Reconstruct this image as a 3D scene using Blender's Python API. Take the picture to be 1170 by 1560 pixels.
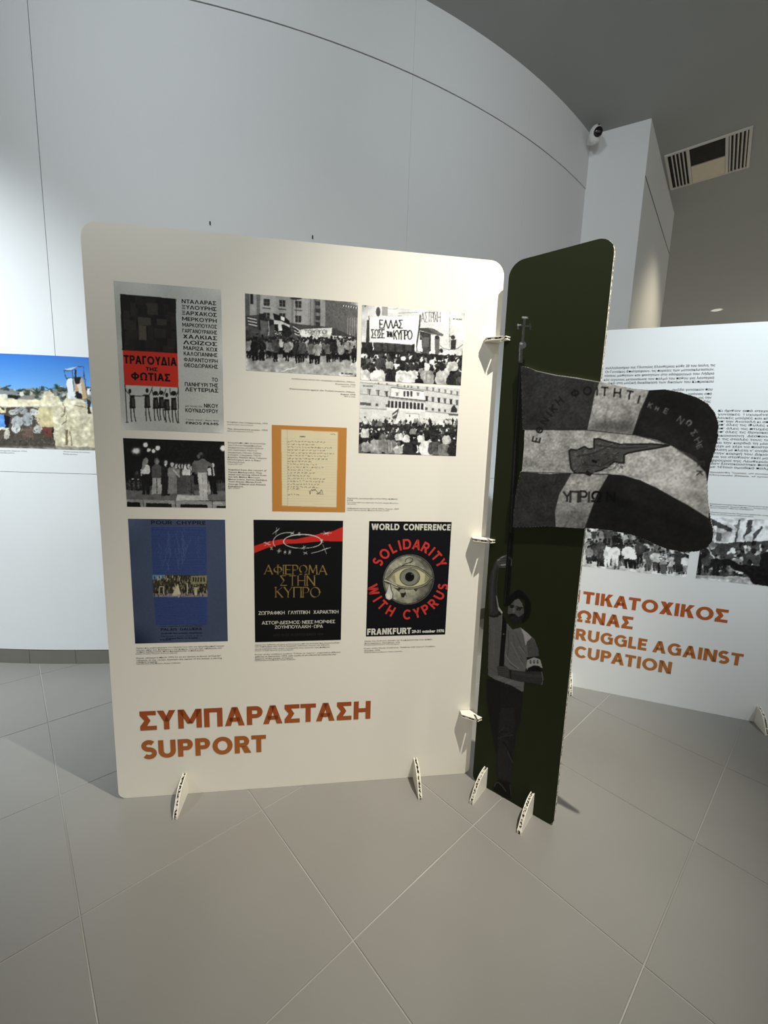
import bpy, bmesh, math, random
import numpy as np
from mathutils import Vector, Matrix
random.seed(7); RNG = np.random.default_rng(11)
for o in list(bpy.data.objects): bpy.data.objects.remove(o)
SC = bpy.context.scene; COL = SC.collection

# ------------------------------------------------------------------ camera
F, PITCH, ROLL = 635.9016, 0.147766218, 0.0337446282
EYE = np.array([0, 0, 1.46])
fw = np.array([0, math.cos(PITCH), -math.sin(PITCH)]); up0 = np.array([0, math.sin(PITCH), math.cos(PITCH)]); rt0 = np.array([1., 0, 0])
rt = math.cos(ROLL)*rt0 + math.sin(ROLL)*up0; up = -math.sin(ROLL)*rt0 + math.cos(ROLL)*up0
cd = bpy.data.cameras.new('camera'); cam = bpy.data.objects.new('camera', cd); COL.objects.link(cam)
cd.sensor_fit = 'VERTICAL'; cd.sensor_height = 24; cd.lens = F/1560*24; cd.clip_start = .02
M = Matrix([[rt[i], up[i], -fw[i], EYE[i]] for i in range(3)] + [[0, 0, 0, 1]])
cam.matrix_world = M; SC.camera = cam

# ------------------------------------------------------------------ light and exposure
w = bpy.data.worlds.new('hall'); SC.world = w; w.use_nodes = True
w.node_tree.nodes['Background'].inputs[0].default_value = (1, .985, .95, 1)
w.node_tree.nodes['Background'].inputs[1].default_value = .72
SC.view_settings.view_transform = 'Standard'; SC.view_settings.look = 'None'
SC.view_settings.exposure = 0; SC.view_settings.gamma = 1; SC.view_settings.use_curve_mapping = False
def spot(name, loc, tgt, power, color, angle, blend=.6, radius=.03):
    l = bpy.data.lights.new(name, 'SPOT'); l.energy = power; l.color = color
    l.spot_size = math.radians(angle); l.spot_blend = blend; l.shadow_soft_size = radius
    o = bpy.data.objects.new(name, l); COL.objects.link(o); o.location = loc
    o.rotation_euler = (Vector(tgt)-Vector(loc)).to_track_quat('-Z', 'Y').to_euler(); return o
WARM = (1, .96, .865); COOL = (.86, .945, 1)
spot('key_spot', (1.32, .5, 4.2), (.36, 1.69, 1.0), 700, WARM, 50, 1, .018)
spot('side_spot', (2.9, .4, 4.2), (.1, 1.65, 1.7), 70, WARM, 60, .8, .06)
spot('wall_spot', (-3.3, .3, 4.2), (-2.85, 2.6, .75), 900, COOL, 68, 1, .06)
spot('far_spot', (2.7, .3, 4.2), (2.1, 2.3, 2.0), 640, (.80, .92, 1), 46, 1, .05)
spot('wash_fill', (-1.6, -.6, 4.1), (-.5, 2.9, 3.2), 175, COOL, 84, 1, .15)  # both wash lights are added fill for the upper wall, no fixture known
spot('wash_fill', (.6, .2, 4.15), (1.5, 4.2, 3.4), 62, COOL, 70, 1, .15)
spot('pier_spot', (3.40, 4.25, 4.24), (3.2, 4.5, 0), 150, (1, .87, .62), 92, 1, .10)
for x, y in ((6.2, 8.45), (8.2, 6.0), (5.2, 11.2), (8.6, 10.2), (6.6, 3.4)): spot('downlight_and_fill', (x, y, 4.26), (x, y, 0), 420, (1, .95, .86), 110, .8, .06)  # first is the visible downlight; the others are added fill for the far ceiling

bl = bpy.data.lights.new('ceiling_glow_fill', 'POINT'); bl.energy = 26; bl.color = (1, .92, .75); bl.shadow_soft_size = .05  # added point light for the warm glow on the far ceiling, no real lamp
bo = bpy.data.objects.new('ceiling_glow_fill', bl); COL.objects.link(bo); bo.location = (8.6, 8.0, 3.85)

# ------------------------------------------------------------------ helpers
def lin(c):
    c = np.asarray(c, float)/255.; return np.where(c <= .04045, c/12.92, ((c+.055)/1.055)**2.4)
def mat(name, col, rough=.5, spec=.4, noise=0, nscale=8, bump=0, bscale=200, rand=0, emit=0, metal=0):
    m = bpy.data.materials.new(name); m.use_nodes = True; nt = m.node_tree; b = nt.nodes['Principled BSDF']
    c = (*lin(col), 1); b.inputs['Base Color'].default_value = c; b.inputs['Roughness'].default_value = rough
    b.inputs['Specular IOR Level'].default_value = spec; b.inputs['Metallic'].default_value = metal
    tc = nt.nodes.new('ShaderNodeTexCoord')
    if noise:
        n = nt.nodes.new('ShaderNodeTexNoise'); n.inputs['Scale'].default_value = nscale; n.inputs['Detail'].default_value = 6
        nt.links.new(tc.outputs['Object'], n.inputs['Vector'])
        mr = nt.nodes.new('ShaderNodeMapRange'); mr.inputs[1].default_value = .3; mr.inputs[2].default_value = .7
        mr.inputs[3].default_value = 1-noise; mr.inputs[4].default_value = 1+noise
        nt.links.new(n.outputs['Fac'], mr.inputs[0])
        h = nt.nodes.new('ShaderNodeHueSaturation'); h.inputs['Color'].default_value = c
        if rand:
            oi = nt.nodes.new('ShaderNodeObjectInfo'); ma = nt.nodes.new('ShaderNodeMath'); ma.operation = 'MULTIPLY_ADD'
            ma.inputs[1].default_value = rand; nt.links.new(oi.outputs['Random'], ma.inputs[0]); nt.links.new(mr.outputs[0], ma.inputs[2])
            nt.links.new(ma.outputs[0], h.inputs['Value'])
        else: nt.links.new(mr.outputs[0], h.inputs['Value'])
        nt.links.new(h.outputs['Color'], b.inputs['Base Color'])
    if bump:
        n2 = nt.nodes.new('ShaderNodeTexNoise'); n2.inputs['Scale'].default_value = bscale; nt.links.new(tc.outputs['Object'], n2.inputs['Vector'])
        bp = nt.nodes.new('ShaderNodeBump'); bp.inputs['Strength'].default_value = bump; bp.inputs['Distance'].default_value = .002
        nt.links.new(n2.outputs['Fac'], bp.inputs['Height']); nt.links.new(bp.outputs['Normal'], b.inputs['Normal'])
    if emit:
        b.inputs['Emission Color'].default_value = c; b.inputs['Emission Strength'].default_value = emit
    return m
M_WALL = mat('white_wall_paint', (224, 226, 226), .7, .2, .012, 1.5, .15, 120)
M_CEIL = mat('grey_ceiling_paint', (164, 167, 166), .85, .15, .02, 2, .1, 90)
M_GAP = mat('joint_shadow_grey', (150, 150, 148), .9)
M_TILE = mat('porcelain_floor_tile', (140, 137, 131), .34, .5, .035, 3, .05, 260, rand=.03)
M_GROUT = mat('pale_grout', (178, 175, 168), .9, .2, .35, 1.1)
M_SKIRT = mat('grey_skirting_tile', (112, 110, 102), .4, .4, .05, 6, rand=.06)
M_BOARD = mat('white_display_board', (238, 233, 219), .42, .3, .006, 3)
M_BOARD2 = mat('cool_white_display_board', (230, 231, 229), .42, .3, .006, 3)
M_GREEN = mat('dark_green_print', (42, 47, 28), .45, .10, .02, 3)
M_EDGE = mat('board_edge', (222, 220, 208), .7, .2, .10, 60)
M_BLACK = mat('black_ink', (22, 21, 20), .5, .12)
M_RED = mat('red_ink', (196, 52, 44), .5, .3)
M_CREAM = mat('cream_ink', (216, 214, 200), .5, .3)
M_DBLUE = mat('dark_blue_ink', (18, 22, 40), .5, .3)
M_GREYINK = mat('grey_ink', (84, 84, 82), .5, .3)
M_ORANGE = mat('rust_orange_ink', (176, 84, 28), .5, .3)
M_ORANGE2 = mat('amber_orange_ink', (176, 104, 44), .5, .3)
M_PLASTIC = mat('white_plastic', (225, 225, 222), .35, .5)
M_LENS = mat('black_glass', (12, 12, 14), .08, .6)
M_VENT = mat('white_vent_metal', (205, 203, 196), .45, .4)
M_VDARK = mat('dark_duct', (18, 18, 18), .8)
M_VDARKER = mat('dark_joint', (92, 90, 84), .8)
M_CARD = mat('cream_cardboard', (222, 212, 190), .7, .2, .03, 20)
M_LAMP = mat('lamp_diffuser', (235, 235, 225), .5, .3, emit=.35)
def m_core():
    m = mat('fluted_cardboard_core', (120, 104, 78), .9, .1); nt = m.node_tree; b = nt.nodes['Principled BSDF']
    tc = nt.nodes.new('ShaderNodeTexCoord'); n = nt.nodes.new('ShaderNodeTexNoise'); n.inputs['Scale'].default_value = 130
    r = nt.nodes.new('ShaderNodeValToRGB'); r.color_ramp.elements[0].position = .47; r.color_ramp.elements[1].position = .53
    r.color_ramp.elements[0].color = (.02, .015, .01, 1); r.color_ramp.elements[1].color = (*lin((215, 208, 190)), 1)
    nt.links.new(tc.outputs['Object'], n.inputs['Vector']); nt.links.new(n.outputs['Fac'], r.inputs[0]); nt.links.new(r.outputs[0], b.inputs['Base Color'])
    return m
M_CORE = m_core()
def m_print():
    m = bpy.data.materials.new('printed_picture'); m.use_nodes = True; nt = m.node_tree; b = nt.nodes['Principled BSDF']
    a = nt.nodes.new('ShaderNodeAttribute'); a.attribute_name = 'ink'; nt.links.new(a.outputs['Color'], b.inputs['Base Color'])
    b.inputs['Roughness'].default_value = .42; b.inputs['Specular IOR Level'].default_value = .16; return m
M_PRINT = m_print()

def link(name, me, m, parent=None, **kw):
    o = bpy.data.objects.new(name, me); COL.objects.link(o)
    if m is not None:
        for mm in (m if isinstance(m, (list, tuple)) else [m]): me.materials.append(mm)
    if parent is not None: o.parent = parent
    for k, v in kw.items(): o[k] = v
    return o
def pyd(name, vs, fs, m, parent=None, **kw):
    me = bpy.data.meshes.new(name); me.from_pydata([tuple(map(float, v)) for v in vs], [], fs); me.update()
    bm = bmesh.new(); bm.from_mesh(me); bmesh.ops.recalc_face_normals(bm, faces=bm.faces); bm.to_mesh(me); bm.free()
    return link(name, me, m, parent, **kw)
def prism(outline, lo, hi, axis='y'):
    """outline in the plane across the axis; returns verts, faces"""
    n = len(outline); f = {'y': lambda a, b, t: (a, t, b), 'z': lambda a, b, t: (a, b, t), 'x': lambda a, b, t: (t, a, b)}[axis]
    vs = [f(a, b, lo) for a, b in outline] + [f(a, b, hi) for a, b in outline]
    fs = [list(range(n))[::-1], list(range(n, 2*n))] + [[i, (i+1) % n, n+(i+1) % n, n+i] for i in range(n)]
    return vs, fs
def join(*g):
    V, Fc = [], []
    for vs, fs in g:
        b = len(V); V += list(vs); Fc += [[i+b for i in f] for f in fs]
    return V, Fc
def box(x0, x1, y0, y1, z0, z1): return prism([(x0, y0), (x1, y0), (x1, y1), (x0, y1)], z0, z1, 'z')
def rrect(x0, x1, z0, z1, rt_, rb, n=7):
    P = []
    for cx, cz, r, a0 in ((x1-rb, z0+rb, rb, -90), (x1-rt_, z1-rt_, rt_, 0), (x0+rt_, z1-rt_, rt_, 90), (x0+rb, z0+rb, rb, 180)):
        for i in range(n+1):
            a = math.radians(a0+90*i/n); P.append((cx+r*math.cos(a), cz+r*math.sin(a)))
    return P
def empty(name, loc, rz, **kw):
    o = bpy.data.objects.new(name, None); COL.objects.link(o); o.location = loc; o.rotation_euler = (0, 0, rz); o.empty_display_size = .1
    for k, v in kw.items(): o[k] = v
    return o

# ------------------------------------------------------------------ measuring: where a point seen in the photograph lies on a known surface
def ray(x, y): return (np.multiply.outer(np.asarray(x, float)-585, rt) - np.multiply.outer(np.asarray(y, float)-780, up))/F + fw
class Plane:
    """a standing board: u along it, v up; local y points away from its printed face"""
    def __init__(s, x, y, dx, dy): s.P = np.array([x, y, 0.]); s.d = np.array([dx, dy, 0.])/math.hypot(dx, dy); s.rz = math.atan2(dy, dx)
    def uv(s, x, y):
        q = ray(x, y); n = np.array([s.d[1], -s.d[0], 0]); t = ((s.P-EYE)@n)/(q@n)
        P = EYE+q*t[..., None]; return np.stack([(P-s.P)@s.d, P[..., 2]], -1)
    def loc(s, uv, off=0): return np.stack([uv[..., 0], np.full(uv.shape[:-1], -off), uv[..., 1]], -1)
CX, CY, CR = -2.42, 8.57, 6.03
class Drum(Plane):
    """the bowed wall: u is arc length, v up"""
    rz = 0
    def __init__(s): s.P = np.zeros(3)
    def uv(s, x, y):
        q = ray(x, y); ox, oy = -CX, -CY; a = q[..., 0]**2+q[..., 1]**2; b = 2*(ox*q[..., 0]+oy*q[..., 1]); c = ox*ox+oy*oy-CR*CR
        t = (-b-np.sqrt(np.maximum(b*b-4*a*c, 0)))/(2*a); P = EYE+q*t[..., None]
        return np.stack([CR*np.arctan2(P[..., 0]-CX, CY-P[..., 1]), P[..., 2]], -1)
    def loc(s, uv, off=0):
        t = uv[..., 0]/CR; r = CR+off; return np.stack([CX+r*np.sin(t), CY-r*np.cos(t), uv[..., 1]], -1)
W = Plane(-1.054, 1.524, .9907, .136); G = Plane(.4355, 1.693, .7716, -.6362); N = Plane(1.239, 2.495, .9457, -.3249); D = Drum()

# ------------------------------------------------------------------ prints: a picture is painted on a fine grid of coloured points
def smooth(a, k):
    for ax in (0, 1):
        p = np.pad(a, [(k, k) if i == ax else (0, 0) for i in range(a.ndim)], mode='edge'); c = np.cumsum(p, axis=ax)
        z = np.zeros_like(np.take(c, [0], axis=ax)); c = np.concatenate([z, c], axis=ax)
        n = a.shape[ax]; i1 = np.arange(n)+2*k+1; i0 = np.arange(n); a = (np.take(c, i1, axis=ax)-np.take(c, i0, axis=ax))/(2*k+1)
    return a
class Art:
    SS = 2
    def __init__(s, surf, corners, pitch=.0019, bg=(200, 200, 200), box=None):
        s.surf = surf
        if box is None:
            q = surf.uv(np.array([c[0] for c in corners]), np.array([c[1] for c in corners]))   # TL TR BR BL
            box = ((q[0, 0]+q[3, 0])/2, (q[1, 0]+q[2, 0])/2, (q[2, 1]+q[3, 1])/2, (q[0, 1]+q[1, 1])/2)
        s.u0, s.u1, s.v0, s.v1 = box
        s.nx = int((s.u1-s.u0)/pitch)+2; s.ny = int((s.v1-s.v0)/pitch)+2; s.pitch = pitch
        s.w, s.h = s.nx*s.SS, s.ny*s.SS; s.a = np.empty((s.h, s.w, 3)); s.a[:] = bg; s.m = np.ones((s.h, s.w)); s.z = (0, 0, 1)
    def zoom(s, ox, oy, k): s.z = (ox, oy, k); return s
    def T(s, pts):
        p = np.asarray(pts, float).reshape(-1, 2); q = s.surf.uv(s.z[0]+p[:, 0]*s.z[2], s.z[1]+p[:, 1]*s.z[2])
        return np.stack([(q[:, 0]-s.u0)/(s.u1-s.u0)*s.w, (s.v1-q[:, 1])/(s.v1-s.v0)*s.h], -1)
    def _fill(s, P, col, al=1, tgt=None):
        x0, y0 = np.floor(P.min(0)).astype(int)-1; x1, y1 = np.ceil(P.max(0)).astype(int)+1
        x0, y0 = max(x0, 0), max(y0, 0); x1, y1 = min(x1, s.w), min(y1, s.h)
        if x1 <= x0 or y1 <= y0: return
        X = np.arange(x0, x1)+.5; Y = np.arange(y0, y1)+.5; ins = np.zeros((len(Y), len(X)), bool); n = len(P)
        for i in range(n):
            (ax, ay), (bx, by) = P[i], P[(i+1) % n]
            if ay == by: continue
            r = (Y >= min(ay, by)) & (Y < max(ay, by))
            if r.any():
                xc = ax+(Y[r]-ay)*(bx-ax)/(by-ay); ins[r] ^= X[None, :] > xc[:, None]
        if tgt is not None: tgt[y0:y1, x0:x1][ins] = col; return
        v = s.a[y0:y1, x0:x1]; v[ins] = v[ins]*(1-al)+np.array(col, float)*al
    def poly(s, pts, col, al=1): s._fill(s.T(pts), g(col), al)
    def mask(s, pts, val=1): s._fill(s.T(pts), val, tgt=s.m)
    def ell(s, cx, cy, rx, ry, col, al=1, rot=0, n=22):
        a = np.linspace(0, 2*np.pi, n, endpoint=False); c, d = math.cos(rot), math.sin(rot)
        s.poly(np.stack([cx+rx*np.cos(a)*c-ry*np.sin(a)*d, cy+rx*np.cos(a)*d+ry*np.sin(a)*c], -1), col, al)
    def line(s, pts, wd, col, al=1, contrast=None, mask=False):
        pts = np.asarray(pts, float)
        for a, b in zip(pts[:-1], pts[1:]):
            d = b-a; L = math.hypot(*d)
            if L < 1e-6: continue
            d /= L; ww = wd
            if contrast:
                if d[1] < 0: d2 = -d
                else: d2 = d
                ww = wd*(contrast+(1-contrast)*max(0, d2[1]*.8+d2[0]*.6)**2)
            n = np.array([-d[1], d[0]])*ww/2; e = d*ww*.3
            q = [a-e+n, b+e+n, b+e-n, a-e-n]
            if mask: s.mask(q)
            s.poly(q, col, al)
    def grain(s, amt, k=1, box=None):
        n = RNG.normal(0, 1, (s.h, s.w)); n = smooth(n, k)*(2*k+1); s.a += (n*amt)[..., None]
    def warp(s, amp, k):
        dx = s.blobs(amp, k); dy = s.blobs(amp, k); Y, X = np.mgrid[0:s.h, 0:s.w]
        s.a = s.a[np.clip((Y+dy).astype(int), 0, s.h-1), np.clip((X+dx).astype(int), 0, s.w-1)]
    def photo(s, v0=0., am=.95, tn=1.):
        "film look: ragged edges and uneven tone below the fraction v0 of the height"
        o = s.a.copy(); s.warp(am, 4); s.warp(am*.5, 1); s.a = s.a*(1+(s.blobs(.07, 4)+s.blobs(.06, 9))*tn)[..., None]+s.blobs(4, 3)[..., None]*tn
        n = int(s.h*v0); b_ = min(n, 8); s.a[:n] = s.a[:n]*.25+o[:n]*.75
    def blobs(s, amt, k): 
        n = smooth(smooth(RNG.normal(0, 1, (s.h, s.w)), k), k); n /= n.std()+1e-9; return n*amt
    def text(s, st, x, y, h, wd, col, spx=1., slope=0, gap=.22, contrast=None, serif=0):
        for ch in st:
            if ch == ' ': x += h*.45*spx; continue
            gw, pl = GL[ch]
            for p in pl:
                q = [(x+a*h*spx, y+b*h+slope*(a*h*spx)) for a, b in p]; s.line(q, wd, col, contrast=contrast)
                if serif:
                    for e, f in ((q[0], q[1]), (q[-1], q[-2])):
                        if abs(e[1]-f[1]) > abs(e[0]-f[0])*.9: s.line([(e[0]-serif, e[1]), (e[0]+serif, e[1])], wd*.45, col)
            dx = (gw+gap)*h*spx; x += dx; y += slope*dx
        return x
    def build(s, name, parent, off=.0006, gain=1., **kw):
        if 'photograph' in name: s.a = np.clip((s.a-16)*1.17+16, 10, 250)
        a = np.clip(s.a, 0, 255).reshape(s.ny, s.SS, s.nx, s.SS, 3).mean((1, 3)); mk = s.m.reshape(s.ny, s.SS, s.nx, s.SS).mean((1, 3))
        U, V = np.meshgrid(np.linspace(s.u0, s.u1, s.nx), np.linspace(s.v1, s.v0, s.ny)); co = s.surf.loc(np.stack([U, V], -1), off).reshape(-1, 3)
        idx = np.arange(s.nx*s.ny).reshape(s.ny, s.nx); q = np.stack([idx[1:, :-1], idx[1:, 1:], idx[:-1, 1:], idx[:-1, :-1]], -1).reshape(-1, 4)
        keep = mk.reshape(-1)[q].min(1) > .3; q = q[keep]; c = np.ones((len(co), 4), np.float32); c[:, :3] = np.clip(lin(a.reshape(-1, 3))*gain, 0, 1)
        if not keep.all():
            used = np.unique(q); re = np.full(len(co), -1); re[used] = np.arange(len(used)); co, c, q = co[used], c[used], re[q]
        me = bpy.data.meshes.new(name); me.vertices.add(len(co)); me.vertices.foreach_set('co', co.astype(np.float32).ravel())
        me.loops.add(q.size); me.loops.foreach_set('vertex_index', q.ravel().astype(np.int32)); me.polygons.add(len(q))
        me.polygons.foreach_set('loop_start', np.arange(0, q.size, 4, dtype=np.int32)); me.update(calc_edges=True)
        at = me.color_attributes.new('ink', 'FLOAT_COLOR', 'POINT'); at.data.foreach_set('color', c.ravel())
        return link(name, me, M_PRINT, parent, **kw)
def g(c): return (c, c, c*.985) if np.isscalar(c) else c
def arc(cx, cy, rx, ry, a0, a1, n=10): return [(cx+rx*math.cos(math.radians(a0+(a1-a0)*i/n)), cy+ry*math.sin(math.radians(a0+(a1-a0)*i/n))) for i in range(n+1)]
GL = {'Α': (.8, [[(0, 1), (.4, 0), (.8, 1)], [(.14, .66), (.66, .66)]]), 'Λ': (.75, [[(0, 1), (.37, 0), (.75, 1)]]), 'Ε': (.55, [[(0, 0), (0, 1)], [(0, 0), (.55, 0)], [(0, .5), (.45, .5)], [(0, 1), (.55, 1)]]),
 'Σ': (.6, [[(.6, 0), (0, 0), (.35, .5), (0, 1), (.6, 1)]]), 'Ω': (.8, [[(0, 1), (.25, 1)], arc(.4, .42, .38, .42, 125, 415, 16), [(.55, 1), (.8, 1)]]), 'Τ': (.65, [[(0, 0), (.65, 0)], [(.32, 0), (.32, 1)]]),
 'Η': (.65, [[(0, 0), (0, 1)], [(.65, 0), (.65, 1)], [(0, .5), (.65, .5)]]), 'Ν': (.7, [[(0, 1), (0, 0)], [(0, 0), (.7, 1)], [(.7, 1), (.7, 0)]]), 'Κ': (.6, [[(0, 0), (0, 1)], [(.58, 0), (.02, .52)], [(.15, .42), (.6, 1)]]),
 'Υ': (.7, [[(0, 0), (.35, .5)], [(.7, 0), (.35, .5)], [(.35, .5), (.35, 1)]]), 'Π': (.65, [[(0, 0), (0, 1)], [(0, 0), (.65, 0)], [(.65, 0), (.65, 1)]]),
 'Ρ': (.5, [[(0, 0), (0, 1)], [(0, 0), (.28, 0)]+arc(.28, .27, .24, .27, -90, 90, 8)+[(0, .54)]]), 'Ο': (.85, [arc(.42, .5, .42, .5, 0, 360, 20)]), 'Φ': (.8, [[(.4, 0), (.4, 1)], arc(.4, .5, .4, .3, 0, 360, 16)]),
 'Ι': (.05, [[(0, 0), (0, 1)]]), 'Μ': (.85, [[(0, 1), (.08, 0)], [(.08, 0), (.43, .8)], [(.43, .8), (.78, 0)], [(.78, 0), (.85, 1)]]), 'Χ': (.65, [[(0, 0), (.65, 1)], [(.65, 0), (0, 1)]]), 'Θ': (.8, [arc(.4, .5, .4, .5, 0, 360, 18), [(.2, .5), (.6, .5)]]),
 'R': (.55, [[(0, 0), (0, 1)], [(0, 0), (.28, 0)]+arc(.28, .25, .24, .25, -90, 90, 8)+[(0, .5)], [(.25, .5), (.55, 1)]])}

# ------------------------------------------------------------------ lettering: real glyph outlines laid flat on a surface
_tc = {}
def font_mesh(st, bold):
    c = bpy.data.curves.new('lettering', 'FONT'); c.body = st; c.size = 1; c.offset = bold; c.resolution_u = 2; c.fill_mode = 'FRONT'
    o = bpy.data.objects.new('lettering', c); me = bpy.data.meshes.new_from_object(o)
    v = np.empty(len(me.vertices)*3); me.vertices.foreach_get('co', v); v = v.reshape(-1, 3)[:, :2]
    r = (v, [list(p.vertices) for p in me.polygons]); bpy.data.objects.remove(o); bpy.data.curves.remove(c); bpy.data.meshes.remove(me)
    return r
CAP = font_mesh('H', 0)[0][:, 1].max()
def ribbon(P, t):
    P = np.array(P, float); d = np.gradient(P, axis=0); d /= np.linalg.norm(d, axis=1)[:, None]; n = np.stack([-d[:, 1], d[:, 0]], 1)*t/2; L, R_ = P+n, P-n
    return [[tuple(L[i]), tuple(L[i+1]), tuple(R_[i+1]), tuple(R_[i])] for i in range(len(P)-1)]
def el(cx, cy, rx, ry, t, k, a0, a1, n=18):
    """part of an oval band: outer radii rx, ry, side thickness t, top thickness k"""
    A = [math.radians(a0+(a1-a0)*i/n) for i in range(n+1)]
    return [[(cx+rx*math.cos(p), cy+ry*math.sin(p)), (cx+rx*math.cos(q), cy+ry*math.sin(q)), (cx+(rx-t)*math.cos(q), cy+(ry-k)*math.sin(q)), (cx+(rx-t)*math.cos(p), cy+(ry-k)*math.sin(p))] for p, q in zip(A[:-1], A[1:])]
def rc(x0, x1, y0, y1): return [(x0, y0), (x1, y0), (x1, y1), (x0, y1)]
def special(c, t):
    """bold sans capitals of height 1 built from bars and bands; t stem"""
    k = t*.84; T = t*1.12
    c = dict(zip('ΑΒΕΖΗΙΚΜΝΟΡΤΥΧ', 'ABEZHIKMNOPTYX')).get(c, c)
    if c == '·': return .16, [rc(0, .16, .42, .58)]
    if c == '-': return .36, [rc(0, .36, .42, .42+k)]
    if c == 'I': return t, [rc(0, t, 0, 1)]
    if c in 'EF': return .66, [rc(0, t, 0, 1), rc(t, .66, 1-k, 1), rc(t, .60, .5-k/2+.01, .5+k/2+.01)]+([rc(t, .66, 0, k)] if c == 'E' else [])
    if c == 'L': return .62, [rc(0, t, 0, 1), rc(t, .62, 0, k)]
    if c == 'T': return .80, [rc(.4-t/2, .4+t/2, 0, 1-k), rc(0, .80, 1-k, 1)]
    if c == 'H': return .90, [rc(0, t, 0, 1), rc(.9-t, .9, 0, 1), rc(t, .9-t, .5-k/2, .5+k/2)]
    if c == 'N': return .90, [rc(0, t, 0, 1), rc(.9-t, .9, 0, 1), [(0, 1), (T, 1), (.9, 0), (.9-T, 0)]]
    if c == 'M': return 1.14, [rc(0, t, 0, 1), rc(1.14-t, 1.14, 0, 1), [(0, 1), (T, 1), (.57+t*.5, .24), (.57-t*.5, .24)], [(1.14, 1), (1.14-T, 1), (.57-t*.5, .24), (.57+t*.5, .24)]]
    if c == 'K': return .86, [rc(0, t, 0, 1), [(t, .44), (t*1.5, .44), (.84, 1), (.84-T*1.15, 1), (t, .56)], [(t*1.2, .60), (t*2.1, .66), (.88, 0), (.88-T*1.2, 0)]]
    if c == 'X': return .88, [[(0, 0), (T*1.1, 0), (.86, 1), (.86-T*1.1, 1)], [(.88, 0), (.88-T*1.1, 0), (.02, 1), (.02+T*1.1, 1)]]
    if c == 'Z': return .74, [rc(0, .74, 1-k, 1), rc(0, .74, 0, k), [(0, k), (T, k), (.74, 1-k), (.74-T, 1-k)]]
    if c == 'Y': return .88, [rc(.44-t/2, .44+t/2, 0, .42), [(0, 1), (T*1.05, 1), (.44+t/2, .42), (.44-t/2, .42)], [(.88, 1), (.88-T*1.05, 1), (.44-t/2, .42), (.44+t/2, .42)]]
    if c == 'W': return 1.36, [[(a_, 1 if i % 2 == 0 else 0), (a_+T, 1 if i % 2 == 0 else 0), (b_+T, 0 if i % 2 == 0 else 1), (b_, 0 if i % 2 == 0 else 1)] for i, (a_, b_) in enumerate(((0, .27), (.27, .57), (.57, .87), (.87, 1.36-T)))]
    if c in 'AΛΔ':
        m = .49; P = [[(0, 0), (T, 0), (m+t*.42, 1), (m-t*.55, 1)], [(.98-T, 0), (.98, 0), (m+t*.55, 1), (m-t*.42, 1)]]
        return .98, P+([rc(T*.8, .98-T*.8, .22, .22+k)] if c == 'A' else [rc(t*.5, .98-t*.5, 0, k)] if c == 'Δ' else [])
    if c == 'Σ': return .78, [rc(0, .76, 1-k, 1), rc(0, .78, 0, k), [(0, 1-k), (T*1.1, 1-k), (.42+t*.3, .5), (.42-t*.8, .5)], [(.42-t*.8, .5), (.42+t*.3, .5), (T*1.1, k), (0, k)]]
    if c == 'Π': return .90, [rc(0, t, 0, 1-k), rc(.9-t, .9, 0, 1-k), rc(0, .90, 1-k, 1)]
    if c == 'Γ': return .64, [rc(0, t, 0, 1), rc(t, .64, 1-k, 1)]
    if c == 'Ξ': return .74, [rc(0, .74, 1-k, 1), rc(.06, .68, .5-k/2, .5+k/2), rc(0, .74, 0, k)]
    if c == 'O': return 1.08, el(.54, .5, .54, .515, t, k, 0, 360, 36)
    if c == 'Θ': return 1.08, el(.54, .5, .54, .515, t, k, 0, 360, 36)+[rc(.32, .76, .5-k/2, .5+k/2)]
    if c == 'Φ': return 1.16, el(.58, .5, .58, .37, t, k, 0, 360, 36)+[rc(.58-t/2, .58+t/2, -.02, 1.02)]
    if c == 'Ω': return 1.04, el(.52, .56, .52, .455, t, k, -52, 232, 30)+[rc(.03, .42, 0, k), rc(.62, 1.01, 0, k)]
    if c == 'C': return .92, el(.52, .5, .52, .515, t, k, 42, 318, 28)
    if c == 'G': return .98, el(.52, .5, .52, .515, t, k, 42, 312, 28)+[rc(.98-t, .98, .06, .50), rc(.58, .98, .50-k*.2, .50+k*.7)]
    if c == 'U': return .90, [rc(0, t, .38, 1), rc(.9-t, .9, .38, 1)]+el(.45, .38, .45, .395, t, k, 180, 360)
    if c == 'D': return .96, [rc(0, t, 0, 1), rc(t, .46, 1-k, 1), rc(t, .46, 0, k)]+el(.46, .5, .50, .5, t, k, -90, 90)
    if c in 'PR': return .80 if c == 'P' else .88, [rc(0, t, 0, 1), rc(t, .46, 1-k, 1), rc(t, .46, .36, .36+k)]+el(.46, .68, .33, .32, t, k, -90, 90)+([[(.34, .40), (.34+T*1.1, .40), (.90, 0), (.90-T*1.2, 0)]] if c == 'R' else [])
    if c == 'S': 
        up_ = [(.36+.26*math.cos(math.radians(a_)), .715+.205*math.sin(math.radians(a_))) for a_ in range(38, 265, 12)]
        lo_ = [(.36+.27*math.cos(math.radians(a_)), .295+.215*math.sin(math.radians(a_))) for a_ in range(85, -148, -12)]
        return .73, ribbon(up_+lo_, k*1.08)
    return None
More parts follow.
